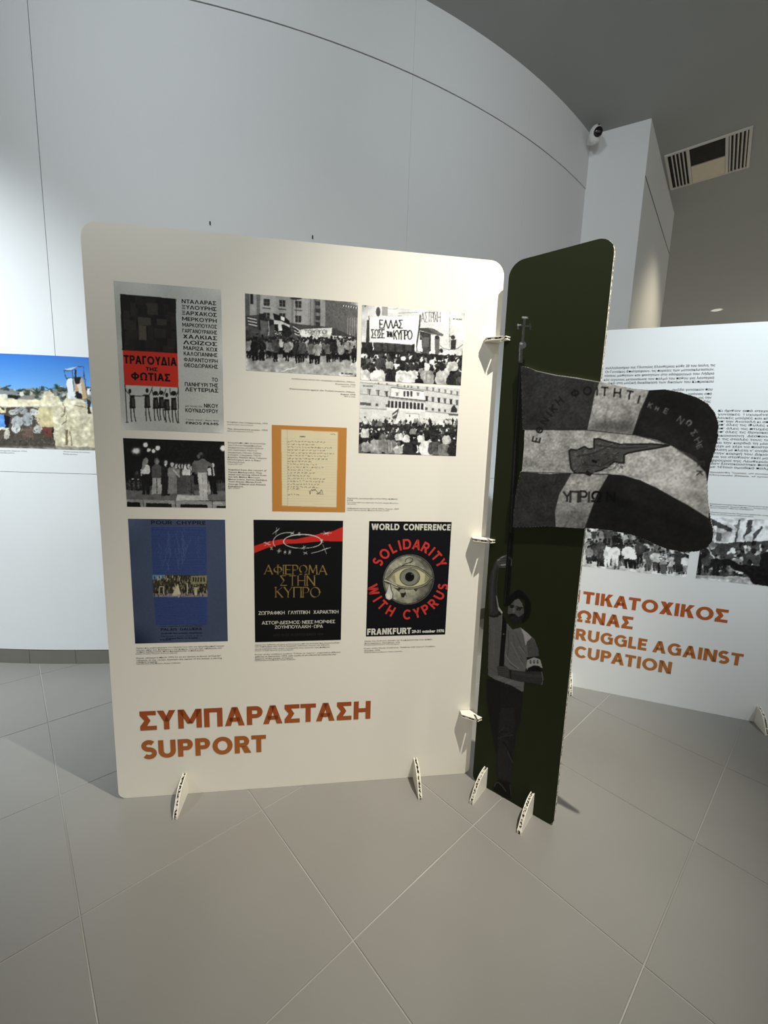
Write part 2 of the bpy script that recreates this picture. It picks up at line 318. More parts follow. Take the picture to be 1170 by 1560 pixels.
def glyphs(st, bold):
    k = (st, bold)
    if k in _tc: return _tc[k]
    if bold < .01 or any(c != ' ' and c != 'Ϊ' and special(c, .2) is None for c in st): _tc[k] = font_mesh(st, bold if st.isascii() else 0); return _tc[k]
    t = .13+bold*2.9; x = 0; V, Fc = [], []; prev = ''
    for ch in st:
        if ch == ' ': x += .34; prev = ''; continue
        if ch in 'ΑAΛΔ' and prev and prev in 'ΡPΤTΥYΟOΣSFWRΚK': x -= .10 if prev in 'ΡPΤTΥYF' else .05
        if ch in 'ΤTΥY' and prev and prev in 'ΑAΛLRΣ': x -= .08
        prev = ch; w_, P = special('I' if ch == 'Ϊ' else ch, t)
        if ch == 'Ϊ': P = P+[rc(-.11, .02, 1.12, 1.25), rc(t-.02, t+.11, 1.12, 1.25)]
        for p in P: Fc.append([len(V)+i for i in range(len(p))]); V += [(x+a_, c_) for a_, c_ in p]
        x += w_+.11
    _tc[k] = (np.array(V, float)*CAP, Fc); return _tc[k]
class Lines:
    def __init__(s, surf, z=(0, 0, 1)): s.surf, s.z, s.V, s.F = surf, z, [], []
    def add(s, st, x0, y0, x1, y1, cap, bold=0.):
        v, f = glyphs(st, bold)
        if not len(v): return s
        ox, oy, k = s.z; X = np.array([x0, x1, (x0+x1)/2, (x0+x1)/2])*k+ox; ym = (y0+y1)/2; Y = np.array([y0, y1, ym, ym-cap])*k+oy
        q = s.surf.uv(X, Y); lo, hi = v[:, 0].min(), v[:, 0].max(); t = (v[:, 0]-lo)/(hi-lo)
        u = q[0, 0]+t*(q[1, 0]-q[0, 0]); base = q[0, 1]+t*(q[1, 1]-q[0, 1]); base = base*.3+(q[0, 1]+q[1, 1])/2*.7
        vv = base+v[:, 1]/CAP*(q[3, 1]-q[2, 1]); b = len(s.V); s.V += list(np.stack([u, vv], -1)); s.F += [[i+b for i in ff] for ff in f]; return s
    def ring(s, ch, cu, cv, r, ang, size, inward, bold=0., sx=1.):
        v, f = glyphs(ch, bold); c = v.copy(); c[:, 0] -= (v[:, 0].min()+v[:, 0].max())/2; c *= size/CAP; c[:, 0] *= sx
        a = math.radians(ang); upv = np.array([math.cos(a), math.sin(a)])*(-1 if inward else 1); rv = np.array([upv[1], -upv[0]])
        P = np.array([cu, cv])+np.array([math.cos(a), math.sin(a)])*r+c[:, :1]*rv+c[:, 1:]*upv
        b = len(s.V); s.V += list(P); s.F += [[i+b for i in ff] for ff in f]; return s
    def build(s, name, m, parent, off=.0010, **kw):
        co = s.surf.loc(np.array(s.V), off); me = bpy.data.meshes.new(name); me.from_pydata([tuple(map(float, c)) for c in co], [], s.F); me.update()
        return link(name, me, m, parent, kind='stuff', **kw)

# ------------------------------------------------------------------ the room
CEIL = 4.304
# floor: grout bed with 0.6 m tiles laid diagonally to the view
YA = 2.30983577; ea = np.array([math.cos(YA), math.sin(YA)]); eb = np.array([-math.sin(YA), math.cos(YA)]); TP = .6016; A0 = .143*1.46; B0 = -.048*1.46
def in_room(x, y):
    if not (-6.4 < x < 9.9 and -5.9 < y < 12.9): return False
    if math.hypot(x-CX, y-CY) < CR-.40 and x < 3.0: return False
    if 1.6 < x < 3.4 and y > 3.9 and y > 4.0+(x-2.147)*1.2-.3: return False
    return not (x < 3.2 and y > 5)
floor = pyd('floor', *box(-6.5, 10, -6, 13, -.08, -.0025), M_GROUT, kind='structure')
def tile_mesh(name):
    h = TP/2-.0019; c = .0012
    me = bpy.data.meshes.new(name); vs = []; fs = []
    for r, z in ((h, -.012), (h, -c), (h-c, 0)): vs += [(-r, -r, z), (r, -r, z), (r, r, z), (-r, r, z)]
    for l in (0, 4): fs += [[l+i, l+(i+1) % 4, l+4+(i+1) % 4, l+4+i] for i in range(4)]
    fs.append([8, 9, 10, 11]); me.from_pydata(vs, [], fs); me.update(); return me
tm = tile_mesh('floor_tile'); tm.materials.append(M_TILE); far = []
for i in range(-40, 40):
    for j in range(-40, 40):
        c = ea*(A0+(i+.5)*TP)+eb*(B0+(j+.5)*TP)
        if not in_room(*c): continue
        if -3.9 < c[0] < 4.2 and -.7 < c[1] < 5.2:
            o = bpy.data.objects.new('floor_tile', tm); COL.objects.link(o); o.parent = floor; o.location = (c[0], c[1], 0); o.rotation_euler = (0, 0, YA)
        else: far.append(c)
V, Fc = [], []; h = TP/2-.0019
for c in far:
    b = len(V)
    for z in (-.002, 0):
        for sx, sy in ((-1, -1), (1, -1), (1, 1), (-1, 1)): V.append((*(c+ea*sx*h+eb*sy*h), z))
    Fc += [[b+4, b+5, b+6, b+7]]+[[b+i, b+(i+1) % 4, b+4+(i+1) % 4, b+4+i] for i in range(4)]
pyd('distant_floor_tiles', V, Fc, M_TILE, floor, kind='stuff')
ceiling = pyd('ceiling', *box(-6.5, 10, -6, 13, CEIL, CEIL+.1), M_CEIL, kind='structure')
pyd('wall_right', *box(10, 10.15, -6, 13, 0, CEIL), M_WALL, kind='structure')
pyd('wall_far', *box(2.75, 10, 13, 13.15, 0, CEIL), M_WALL, kind='structure')
pyd('wall_left', *box(-6.65, -6.5, -6, 4.3, 0, CEIL), M_WALL, kind='structure')
# pier at the end of the bowed wall, then the wall behind it
pier = [(1.69, 4.22), (2.147, 3.987), (3.27, 5.352), (2.87, 5.72)]
cx_ = sum(p[0] for p in pier)/4; cy_ = sum(p[1] for p in pier)/4
pw = pyd('wall_pier', *prism(pier+[(1.9, 5.2)], .10, CEIL, 'z'), M_WALL, kind='structure')
pa, pb = np.array(pier[1]), np.array(pier[2]); pn = np.array([.772, -.635])*.002
pyd('joint_strip', *prism([tuple(pa+pn*.3), tuple(pa+pn), tuple(pb+pn), tuple(pb+pn*.3)], 3.858, 3.870, 'z'), M_VDARKER, pw)
pyd('baseboard_pier', *prism([(cx_+(x-cx_)*.99, cy_+(y-cy_)*.99) for x, y in pier], 0, .099, 'z'), M_SKIRT, kind='structure')
pyd('wall_rear', *box(2.6, 2.75, 5.75, 13, 0, CEIL), M_WALL, kind='structure')
# bowed wall: backing, cladding panels with open joints, skirting tiles
def drum_block(s0, s1, z0, z1, r0, r1, n):
    vs, fs = [], []
    for i in range(n+1):
        t = (s0+(s1-s0)*i/n)/CR
        for r, z in ((r0, z0), (r1, z0), (r1, z1), (r0, z1)): vs.append((CX+r*math.sin(t), CY-r*math.cos(t), z))
    for i in range(n):
        a = i*4; b = a+4; fs += [[a+k, a+(k+1) % 4, b+(k+1) % 4, b+k] for k in range(4)]
    fs += [[0, 1, 2, 3], [n*4+3, n*4+2, n*4+1, n*4]]; return vs, fs
S0, S1 = -4.55, 4.64
wall = pyd('wall_back', *drum_block(S0, S1, 0, CEIL, CR-.16, CR-.012, 60), M_GAP, kind='structure')
seams = [S0, -3.81, -1.68, .455, 2.59, 3.65, S1]; gp_ = .0019
for a, b in zip(seams[:-1], seams[1:]):
    ga, gb = (.0017 if q_ == .455 else .0006 for q_ in (a, b))
    for z0, z1, pr in ((1.9418, 3.8625, 0), (3.8675, CEIL, .004)): pyd('wall_panel', *drum_block(a+ga, b-gb, z0, z1, CR-.0115, CR+pr, 16), M_WALL, wall)
for a, b in ((S0, -1.68), (-1.68, 2.59), (2.59, S1)): pyd('wall_panel', *drum_block(a+.0005, b-.0005, .10, 1.2507, CR-.0115, CR, 28), M_WALL, wall); pyd('wall_panel', *drum_block(a+.0005, b-.0005, 1.2533, 1.9415, CR-.0115, CR, 28), M_WALL, wall)
bb = bpy.data.objects.new('baseboard_back', None); COL.objects.link(bb); bb.location = (CX, CY, 0); bb['kind'] = 'structure'
k = 0; s = S0
while s < S1-.1:
    e = min(s+.293, S1)
    vs, fs = drum_block(s+.001, e-.001, 0, .096, CR-.012, CR-.004, 4)
    pyd('baseboard_tile', [(x-CX, y-CY, z) for x, y, z in vs], fs, M_SKIRT, bb); s = e+.0
for o in COL.objects:
    if o.name.startswith('wall_panel'):
        for p in o.data.polygons: p.use_smooth = False

# ------------------------------------------------------------------ boards
def board(surf, u0, u1, h, face, label, cat='display panel', rt_=.055, rb=.03, th=.016):
    r = empty('display_panel', tuple(surf.P), surf.rz, label=label, category=cat)
    vs, fs = prism(rrect(u0, u1, .0005, h, rt_, rb), 0, th, 'y')
    o = pyd('board', vs, fs, [M_EDGE, face, M_BOARD], r)
    for p in o.data.polygons:
        if abs(p.normal.y) > .9: p.material_index = 1 if p.normal.y < 0 else 2
    c = pyd('honeycomb_core', *prism(rrect(u0-.0008, u1+.0008, .0, h+.0008, rt_, rb), th*.3, th*.7, 'y'), M_CORE, o)
    return r
def foot(parent, u, h=.098, l=.125, lean=0., th=.016, back=True):
    def outline(sg, grow=0):
        P = [(0, 0)]
        for i in range(9):
            t = i/8; P.append((-(l+grow)*math.cos(t*math.pi/2)**.9*(1-.10*math.sin(t*math.pi)), .008+(h+grow-.008)*math.sin(t*math.pi/2)**1.25))
        P[1] = (-(l+grow), .0); P.insert(2, (-(l+grow), .012)); return [(sg*y+(.016 if sg < 0 else 0), z) for y, z in P]
    S = []; Cc = []
    for sg in ((1, -1) if back else (1,)):
        P = outline(sg)
        S += [prism(P, u-th/2, u-th/2+.0035, 'x'), prism(P, u+th/2-.0035, u+th/2, 'x')]
        cx0 = sum(p[0] for p in P)/len(P); cz0 = sum(p[1] for p in P)/len(P)
        Cc.append(prism([(cx0+(y-cx0)*.965, max(.0005, cz0+(z-cz0)*.965)) for y, z in P], u-th/2+.0035, u+th/2-.0035, 'x'))
    f = pyd('foot', *join(*S), M_BOARD, parent); pyd('cardboard_core', *join(*Cc), M_CORE, f)
white = board(W, 0, 1.5, 2.19, M_BOARD, 'large white exhibition panel with posters and black-and-white photographs, titled SUPPORT')
green = board(G, .006, .363, 2.17, M_GREEN, 'narrow dark green exhibition panel printed with a man holding up a flag')
second = board(N, -.275, 1.225, 2.173, M_BOARD2, 'white exhibition panel at right behind the flag, titled STRUGGLE AGAINST OCCUPATION')
for p, us in ((white, (.262, 1.243)), (green, (.066, .272)), (second, (-.012, .965))):
    for u in us: foot(p, u)
# clips slotted over both boards at the corner between the white and the green panel
for i, (z, lab) in enumerate(((1.889, 'topmost white slotted clip joining the white and green panels'), (1.099, 'middle white slotted clip joining the white and green panels, beside the raised hand'), (.306, 'lowest white slotted clip joining the white and green panels, near the floor'))):
    r = empty('panel_clip', (*(W.P+W.d*1.495)[:2], z), W.rz, label=lab, category='panel clip', group='slotted clips at the panel corner')
    S = []; P = [(-.058, -.002), (-.060, -.030), (-.012, -.062), (-.008, -.066), (-.008, -.034), (.001, -.034), (.001, -.068), (.035, -.052), (.040, -.038), (.006, -.001)]
    for a, b in ((0, .003), (.010, .013)): S.append(prism(P, a, b, 'z'))
    f = pyd('clip_plate', *join(*S), M_BOARD, r)
    cxx = sum(p[0] for p in P)/len(P); cyy = sum(p[1] for p in P)/len(P)
    pyd('cardboard_core', *prism([(cxx+(x-cxx)*.94, cyy+(y-cyy)*.94) for x, y in P], .003, .010, 'z'), M_CORE, f)
# ------------------------------------------------------------------ printed matter on the white panel
CA = dict(gain=1.0)
def person(a, x, y, s, top, leg, head=40, hair=25, wd=.34, flare=.0):
    """standing figure, feet at (x, y), height s"""
    j = lambda k: random.uniform(-k, k)*s
    a.poly([(x-wd*s*.30, y-s*.46), (x+wd*s*.30, y-s*.46), (x+wd*s*(.24+flare)+j(.02), y), (x+wd*s*.06, y), (x+j(.02), y-s*.33), (x-wd*s*.04, y), (x-wd*s*(.24+flare)+j(.02), y)], leg)
    a.poly([(x-wd*s*.16, y-s*.86), (x+wd*s*.16, y-s*.86), (x+wd*s*.42, y-s*.79), (x+wd*s*.50+j(.03), y-s*.60), (x+wd*s*.42, y-s*.44), (x+wd*s*.30, y-s*.50), (x+wd*s*.31, y-s*.38), (x-wd*s*.31, y-s*.38), (x-wd*s*.30, y-s*.50), (x-wd*s*.44, y-s*.46), (x-wd*s*.50+j(.03), y-s*.62), (x-wd*s*.42, y-s*.79)], top)
    for k_ in range(3): a.line([(x+j(.12), y-s*.76), (x+j(.12), y-s*.45)], s*.03, max(0, min(255, top+random.choice((-34, -22, 26)))), .6)
    a.ell(x, y-s*.93, s*.056, s*.072, head, n=12); a.ell(x+j(.01), y-s*.96, s*.062, s*.05, hair, n=10)
def seated(a, x, y, s, top, hair, tilt=0):
    """someone sitting on the ground seen from behind, base at (x, y), height s"""
    j = lambda k: random.uniform(-k, k)*s; L = random.uniform(.30, .42); Rr = random.uniform(.30, .42)
    a.poly([(x-s*.26, y), (x-s*L+j(.02), y-s*.20), (x-s*L*.98, y-s*.42), (x-s*.27, y-s*.60), (x-s*.10, y-s*.69), (x+s*.10, y-s*.69), (x+s*.27, y-s*.60), (x+s*Rr*.98, y-s*.42), (x+s*Rr+j(.02), y-s*.20), (x+s*.27, y)], top)
    for k_ in range(4):
        q = j(.24); a.line([(x+q, y-s*R(.5, .64)), (x+q+j(.06), y-s*R(.1, .3))], s*R(.02, .05), max(0, min(255, top+random.choice((-44, -28, -20, 22)))), .6)
    a.poly([(x+s*.1, y-s*.6), (x+s*Rr, y-s*.45), (x+s*Rr, y-s*.15), (x+s*.2, y)], max(top-40, 8), .45)
    a.ell(x+tilt*s, y-s*.83, s*.15, s*.185, hair, n=14); a.poly([(x+tilt*s-s*.13, y-s*.8), (x+tilt*s+s*.14, y-s*.8), (x+s*.08, y-s*.66), (x-s*.07, y-s*.66)], hair)
    a.ell(x+tilt*s-s*.05, y-s*.9, s*.08, s*.07, min(hair+34, 255), .4, n=8)
def R(a, b): return random.uniform(a, b)

# film poster
a = Art(W, [(173, 428), (337, 441), (341, 660), (186, 654)], bg=(196, 198, 192)); a.zoom(150, 400, 300/1170)
a.a += a.blobs(5, 40)[..., None]*1.0
a.poly([(130, 188), (457, 216), (470, 540), (143, 522)], (20, 19, 17))
for i in range(46):
    x, y = R(140, 440), R(200, 500); w_, h_ = R(25, 70), R(25, 80); c = R(22, 50); a.poly([(x, y), (min(x+w_, 462), y+4), (min(x+w_, 462), min(y+h_, 530)), (x, min(y+h_, 526))], (c, c*.93, c*.8), .75)
for x0, y0, x1, y1, c in ((235, 325, 312, 375, 78), (240, 372, 285, 462, 92), (292, 375, 325, 455, 40), (345, 335, 405, 375, 62), (150, 340, 225, 400, 50), (285, 240, 352, 312, 60), (245, 250, 290, 312, 24), (330, 390, 400, 450, 45)):
    a.poly([(x0, y0), (x1, y0+5), (x1+2, y1), (x0+3, y1-2)], (c, c*.94, c*.8), .85)
a.grain(3, 1)
a.poly([(146, 521), (470, 539), (476, 742), (155, 727)], (206, 50, 34))
K = (24, 22, 20)
for x, y, sc, arm in ((202, 755, 1, 0), (290, 752, 1, 0), (340, 768, .9, 1), (374, 765, .9, 1), (406, 778, .9, 1), (447, 770, .95, 1)):
    a.ell(x-14*(x < 250), y+8, 9, 14, K); hx = x-14*(x < 250)
    a.poly([(x-14, y+32), (x+14, y+32), (x+20, y+110*sc), (x-16, y+112*sc)], K)
    a.poly([(x-4, y+48), (x+10, y+46), (x+14, y+100*sc), (x, y+100*sc)], (112, 108, 98), .45)
    for dx, ex in ((-8, -8), (9, 14)): a.line([(x+dx, y+105*sc), (x+ex*.9, y+150*sc), (x+ex*1.1+6, y+188*sc)], 6, K)
a.ell(340, 776, 15, 13, K); a.ell(374, 773, 14, 13, K); a.ell(447, 776, 17, 14, K)
for p in ([(190, 785), (168, 765), (157, 730)], [(215, 792), (278, 792)], [(302, 785), (314, 762), (322, 738)], [(328, 790), (322, 770), (318, 750)], [(352, 790), (366, 770), (368, 745)], [(386, 790), (396, 768), (402, 750)], [(432, 790), (425, 770), (426, 748)], [(460, 795), (472, 770), (474, 742)], [(160, 728), (172, 948)], [(474, 742), (474, 950)], [(274, 784), (262, 792)], [(165, 948), (178, 948)], [(467, 950), (480, 950)]): a.line(p, 4.5, K)
poster = a.build('film_poster', white)
t = Lines(W, a.z)
for s_, x0, y0, x1, y1 in (('ΝΤΑΛΑΡΑΣ', 495, 243, 700, 252), ('ΞΥΛΟΥΡΗΣ', 497, 277, 702, 287), ('ΞΑΡΧΑΚΟΣ', 497, 311, 703, 322), ('ΜΕΡΚΟΥΡΗ', 498, 347, 703, 357), ('ΜΑΡΚΟΠΟΥΛΟΣ', 499, 382, 704, 392), ('ΓΑΡΓΑΝΟΥΡΑΚΗΣ', 500, 417, 705, 427), ('ΧΑΛΚΙΑΣ', 503, 451, 706, 461), ('ΛΟΪΖΟΣ', 504, 486, 706, 496), ('ΜΑΡΙΖΑ  ΚΩΧ', 506, 519, 708, 529), ('ΚΑΛΟΓΙΑΝΝΗΣ', 507, 552, 708, 562), ('ΦΑΡΑΝΤΟΥΡΗ', 508, 587, 709, 598), ('ΘΕΟΔΩΡΑΚΗΣ', 509, 621, 710, 630),
                              ('ΤΟ', 675, 707, 710, 709), ('ΠΑΝΗΓΥΡΙ ΤΗΣ', 514, 735, 711, 741), ('ΛΕΥΤΕΡΙΑΣ', 515, 765, 713, 772), ('ΝΙΚΟΥ', 628, 861, 712, 865), ('ΚΟΥΝΔΟΥΡΟΥ', 517, 889, 712, 895)): t.add(s_, x0, y0, x1, y1, 23, .026)
t.add('μιά ταινία τού', 517, 857, 617, 861, 11, .01).add('ΤΖΕΗΜΣ  ΠΑΡΗΣ  -  ΦΙΝΟΣ  ΦΙΛΜ', 519, 938, 713, 944, 7, .0).add('FINOS FILMS', 520, 960, 714, 966, 14, .03)
t.build('poster_lettering', M_BLACK, poster)
t = Lines(W, a.z).add('ΤΡΑΓΟΥΔΙΑ', 152, 602, 466, 612, 50, .045).add('ΤΗΣ', 282, 643, 352, 646, 22, .045).add('ΦΩΤΙΑΣ', 195, 698, 428, 706, 46, .045); t.build('poster_title', M_BLACK, poster)

# concert photograph
a = Art(W, [(187, 667), (342, 673), (344, 774), (194, 772)], bg=(17, 17, 17)); a.zoom(180, 660, 170/1170)
a.poly([(80, 560), (1130, 520), (1140, 790), (80, 790)], 62); a.poly([(85, 590), (1130, 600), (1130, 700), (95, 690)], 92)
a.poly([(620, 640), (850, 650), (960, 700), (600, 700)], 165); a.poly([(80, 688), (1140, 712), (1140, 790), (80, 790)], 130)
a.poly([(95, 715), (230, 722), (235, 775), (95, 775)], 14); a.poly([(290, 725), (560, 735), (562, 775), (290, 772)], 22); a.poly([(650, 738), (930, 745), (935, 780), (650, 778)], 18); a.poly([(1030, 755), (1140, 757), (1140, 790), (1030, 790)], 16)
for x in (262, 598, 985): a.line([(x, 700), (x+3, 790)], 6, 50)
a.poly([(80, 500), (250, 480), (250, 600), (80, 590)], 26)
for i in range(26): x = R(85, 240); a.line([(x, R(480, 530)), (x+R(-12, 12), R(540, 600))], 4, R(70, 120), .7)
for i in range(20): x = R(1030, 1130); a.line([(x, R(480, 530)), (x+R(-12, 12), R(540, 620))], 4, R(50, 100), .6)
a.poly([(170, 420), (225, 420), (245, 500), (160, 500)], 34); a.ell(198, 415, 16, 20, 60); a.ell(152, 476, 12, 9, 190); a.ell(208, 480, 10, 8, 150)
for r, c in ((70, .10), (55, .2), (42, .5), (30, 1)): a.ell(188, 185, r, r*.8, 235 if r < 50 else 140, c)
for x, y, r in ((285, 120, 24), (322, 175, 19), (370, 186, 19), (414, 154, 24), (1094, 157, 27)): a.ell(x, y, r*1.35, r*1.35, 120, .35); a.ell(x, y, r, r, 228)
a.line([(322, 160), (350, 150), (400, 175), (402, 265)], 4, 60)
def fig(x, y0, y1, w0, top, leg, waist, flare=1.1, hair=35, face=150):
    hh = (y1-y0); hx = x
    a.poly([(x-w0*.42, waist), (x+w0*.42, waist), (x+w0*.5*flare, y1), (x+w0*.06, y1), (x, waist+hh*.2), (x-w0*.06, y1), (x-w0*.5*flare, y1)], leg)
    a.poly([(x-w0*.2, y0+hh*.17), (x+w0*.2, y0+hh*.17), (x+w0*.52, y0+hh*.24), (x+w0*.55, waist-8), (x+w0*.4, waist+14), (x-w0*.4, waist+14), (x-w0*.55, waist-8), (x-w0*.52, y0+hh*.24)], top)
    a.ell(x, y0+32, 27, 36, hair); a.ell(x+4, y0+36, 17, 24, face)
for i, x in enumerate((600, 640, 672, 700, 735)): fig(x, 308, 630, 58, (110, 130, 60, 175, 190)[i], (70, 55, 50, 60, 75)[i], 425, .95, 40, 165)
a.poly([(615, 440), (700, 440), (730, 630), (615, 632)], 66)
fig(290, 258, 640, 80, 205, 24, 410, 1.0, 120, 150); a.poly([(262, 270), (300, 262), (285, 350), (240, 400)], 130); a.line([(245, 380), (245, 440)], 14, 180)
fig(404, 262, 632, 100, 74, 150, 452, 1.1, 90, 130); a.poly([(400, 470), (410, 470), (408, 625), (402, 625)], 40)
fig(495, 272, 650, 82, 34, 30, 455, 1.05, 50, 170); a.poly([(478, 320), (512, 320), (500, 350)], 225); a.ell(484, 462, 13, 16, 185); a.poly([(460, 380), (530, 380), (535, 648), (470, 648)], 28)
fig(560, 290, 630, 80, 118, 112, 440, 1.1, 30, 180); a.poly([(530, 450), (612, 450), (612, 628), (540, 628)], 122); a.line([(575, 380), (630, 440), (635, 455)], 16, 165)
for x in (548, 570, 592): a.line([(x, 460), (x+2, 620)], 4, 88)
a.line([(690, 420), (700, 350), (720, 430)], 22, 200); a.line([(745, 440), (758, 350)], 20, 205); a.poly([(700, 440), (790, 440), (795, 630), (745, 630), (740, 470)], 70)
a.line([(752, 340), (766, 640)], 5, 22); a.line([(735, 600), (766, 620), (800, 640)], 6, 30)
fig(985, 300, 636, 76, 30, 14, 440, 1.3, 25, 180); a.line([(985, 330), (1000, 440)], 12, 200); a.poly([(930, 370), (965, 360), (975, 440), (935, 440)], 190); a.poly([(940, 470), (972, 632), (940, 640)], 150)
a.poly([(825, 405), (925, 405), (935, 560), (935, 690), (905, 697), (858, 690), (845, 560)], 168); a.line([(880, 430), (890, 690)], 6, 128)
a.poly([(820, 290), (880, 265), (925, 285), (985, 325), (985, 358), (940, 345), (925, 410), (820, 410), (815, 400), (770, 408), (775, 320), (800, 280)], 92); a.ell(860, 232, 36, 36, 30); a.ell(840, 240, 16, 24, 90); a.ell(862, 215, 22, 16, 72)
a.poly([(775, 330), (810, 320), (830, 430), (800, 425)], 78); a.photo(0, .45, .6); a.grain(4, 1)
photo = a.build('concert_photograph', white)
Lines(W, a.z).add('ERT ARCHIVE', 992, 738, 1092, 742, 12, .02).build('photograph_mark', M_CREAM, photo)

# street demonstration photograph
a = Art(W, [(373, 446), (545, 462), (543, 576), (375, 562)], bg=(128, 128, 128)); a.zoom(365, 440, 185/1170)
a.a += a.blobs(9, 20)[..., None]
for x0, x1, c in ((55, 100, 66), (100, 165, 148), (165, 200, 88), (200, 350, 158), (350, 500, 142), (500, 520, 110), (520, 660, 150), (660, 720, 120), (720, 780, 90), (780, 830, 140)):
    a.poly([(x0, 30), (x1, 30), (x1, 480), (x0, 480)], c, .75)
for x, y in ((262, 132), (412, 142), (565, 152), (262, 262), (412, 270), (565, 292)):
    a.poly([(x-30, y-34), (x+30, y-30), (x+28, y+34), (x-28, y+30)], 42); a.line([(x, y-32), (x, y+30)], 4, 120); a.line([(x-26, y), (x+26, y+1)], 3, 110); a.poly([(x-42, y+48), (x+40, y+54), (x+34, y+66), (x-36, y+60)], 72)
a.poly([(105, 50), (134, 52), (134, 152), (106, 150)], 34)
for i in range(9): x = 670+i*14; a.line([(x, 100), (x-2, 360)], 3, 70 if i % 2 else 175, .6)
for y in (120, 190, 260, 320): a.poly([(730, y), (775, y+5), (772, y+45), (732, y+40)], 50)
a.poly([(825, 110), (990, 130), (1140, 165), (1140, 470), (825, 440)], 84)
for i in range(160): x, y = R(825, 1140), R(125, 460); a.line([(x, y), (x+R(-26, 26), y+R(8, 34))], R(3, 8), R(48, 120), .55)
for i in range(14): x = 985+i*12; a.poly([(x, 155+i*2), (x+7, 157+i*2), (x+5, 172+i*2), (x-2, 168+i*2)], 225 if i % 2 else 30)
for i in range(5): x = 1040+i*22; a.line([(x, 280), (x-2, 460)], 7, 150, .6)
a.poly([(60, 260), (180, 250), (330, 300), (560, 340), (880, 370), (1130, 470), (1130, 520), (60, 500)], 50, .8)
for i in range(7): y = 265+i*15; a.line([(75+i*3, y), (165+i, y+18)], 7, 225 if i % 2 else 35)
a.line([(545, 90), (545, 430)], 6, 40); a.ell(545, 96, 60, 12, 48, n=10); a.line([(726, 100), (722, 400)], 5, 42)
a.poly([(186, 240), (232, 238), (270, 300), (330, 300), (330, 345), (186, 400)], 34); a.line([(280, 315), (282, 445)], 12, 150); a.poly([(200, 300), (270, 315), (268, 430), (205, 420)], 88)
a.poly([(322, 235), (440, 275), (480, 310), (500, 430), (470, 460), (410, 455), (340, 430), (335, 300)], 26); a.poly([(396, 262), (436, 278), (432, 312), (398, 300)], 222)
a.poly([(330, 300), (400, 312), (440, 330), (485, 350), (484, 374), (430, 345), (400, 345), (335, 340)], 190); a.poly([(372, 345), (400, 330), (412, 400), (372, 404)], 205)
for i in range(5): a.line([(335, 400+i*10), (405, 420+i*8)], 4.5, 215 if i % 2 else 60)
for i in range(6): a.line([(510+i*4, 345+i*17), (572, 385+i*12)], 6, 225 if i % 2 else 30)
a.poly([(560, 400), (625, 388), (890, 375), (885, 420), (868, 475), (800, 490), (600, 470)], 200); a.poly([(880, 448), (1070, 465), (1068, 512), (872, 496)], 190)
a.text('ΤΟΥΡΚΟΙ', 625, 396, 34, 6, 95, 1.15); a.text('ΕΞΩ', 690, 440, 26, 5, 105, 1.5) if 'Ξ' in GL else a.text('ΕΧΩ', 690, 440, 24, 5, 105, 1.5)
a.text('ΕΛΕΥΘΕΡΙΑ'.replace('Θ', 'Θ'), 905, 470, 22, 4, 85, .6)
a.poly([(60, 640), (1130, 690), (1130, 870), (60, 870)], 152); a.a += a.blobs(4, 30)[..., None]
a.poly([(60, 470), (300, 480), (560, 495), (900, 500), (1130, 530), (1130, 640), (800, 640), (60, 620)], 40)
for i in range(110):
    x = R(65, 1125); f = (x-60)/1070; y = 610+R(-12, 55)+f*26; s_ = R(150, 205)-f*30; a_ = random.choice((30, 40, 60, 90, 110, 135, 175)); person(a, x, y+20*(s_ > 190), s_, a_, R(14, 40), R(35, 90), R(15, 35), R(.28, .34))
for x, y, s_, c in ((345, 700, 235, 70), (145, 690, 225, 22), (215, 690, 215, 30), (555, 712, 225, 34), (600, 705, 225, 72), (690, 715, 220, 95), (745, 722, 225, 140), (455, 690, 205, 130), (850, 702, 200, 95), (905, 700, 205, 30), (975, 700, 180, 130), (1100, 708, 165, 28)): person(a, x, y, s_, c, 16, 50, 20, .36)
for i in range(150): a.ell(R(65, 1125), 480+R(-14, 26)+0, 9, 11, R(15, 60), n=8)
a.line([(330, 810), (535, 755)], 12, 222, .8); a.line([(950, 850), (990, 815), (1000, 800)], 14, 222, .8); a.line([(1060, 740), (1085, 715)], 8, 215, .8); a.photo(.42); a.grain(5, 1)
photo = a.build('demonstration_photograph', white)
Lines(W, a.z).add('ERT ARCHIVE', 980, 822, 1088, 828, 16, .03).build('photograph_mark', M_BLACK, photo)

# rally with the large banner
a = Art(W, [(552, 464), (708, 478), (702, 588), (549, 578)], bg=(196, 196, 194)); a.zoom(545, 460, 170/1170)
a.a += a.blobs(7, 24)[..., None]
for y in range(60, 400, 48): a.line([(40, y), (1120, y+60)], 3, 165, .5)
for x in range(70, 1120, 92): a.line([(x, 60), (x, 500)], 2, 170, .4)
a.poly([(255, 48), (316, 44), (314, 148), (255, 145)], 140); a.poly([(185, 50), (250, 50), (240, 165), (190, 160)], 215); a.ell(215, 105, 24, 50, 74); a.line([(215, 150), (215, 175)], 3, 60); a.poly([(60, 22), (100, 26), (80, 62)], 80); a.line([(170, 38), (310, 46)], 12, 90); a.line([(316, 75), (380, 80), (440, 60)], 4, 110)
a.line([(430, 120), (650, 110), (760, 110)], 5, 110); a.ell(440, 158, 30, 14, 130); a.ell(366, 162, 14, 8, 90); a.ell(566, 158, 14, 8, 100)
a.poly([(640, 105), (930, 115), (925, 225), (660, 222)], 212); a.text('ΑΣΤΡΙΧΗ', 664, 112, 100, 6, 70, .42, gap=.14)
a.poly([(645, 275), (740, 272), (800, 285), (898, 345), (885, 360), (760, 330), (650, 300)], 62)
for i in range(5): a.line([(740+i*10, 278+i*10), (880, 330+i*5)], 3, 150, .6)
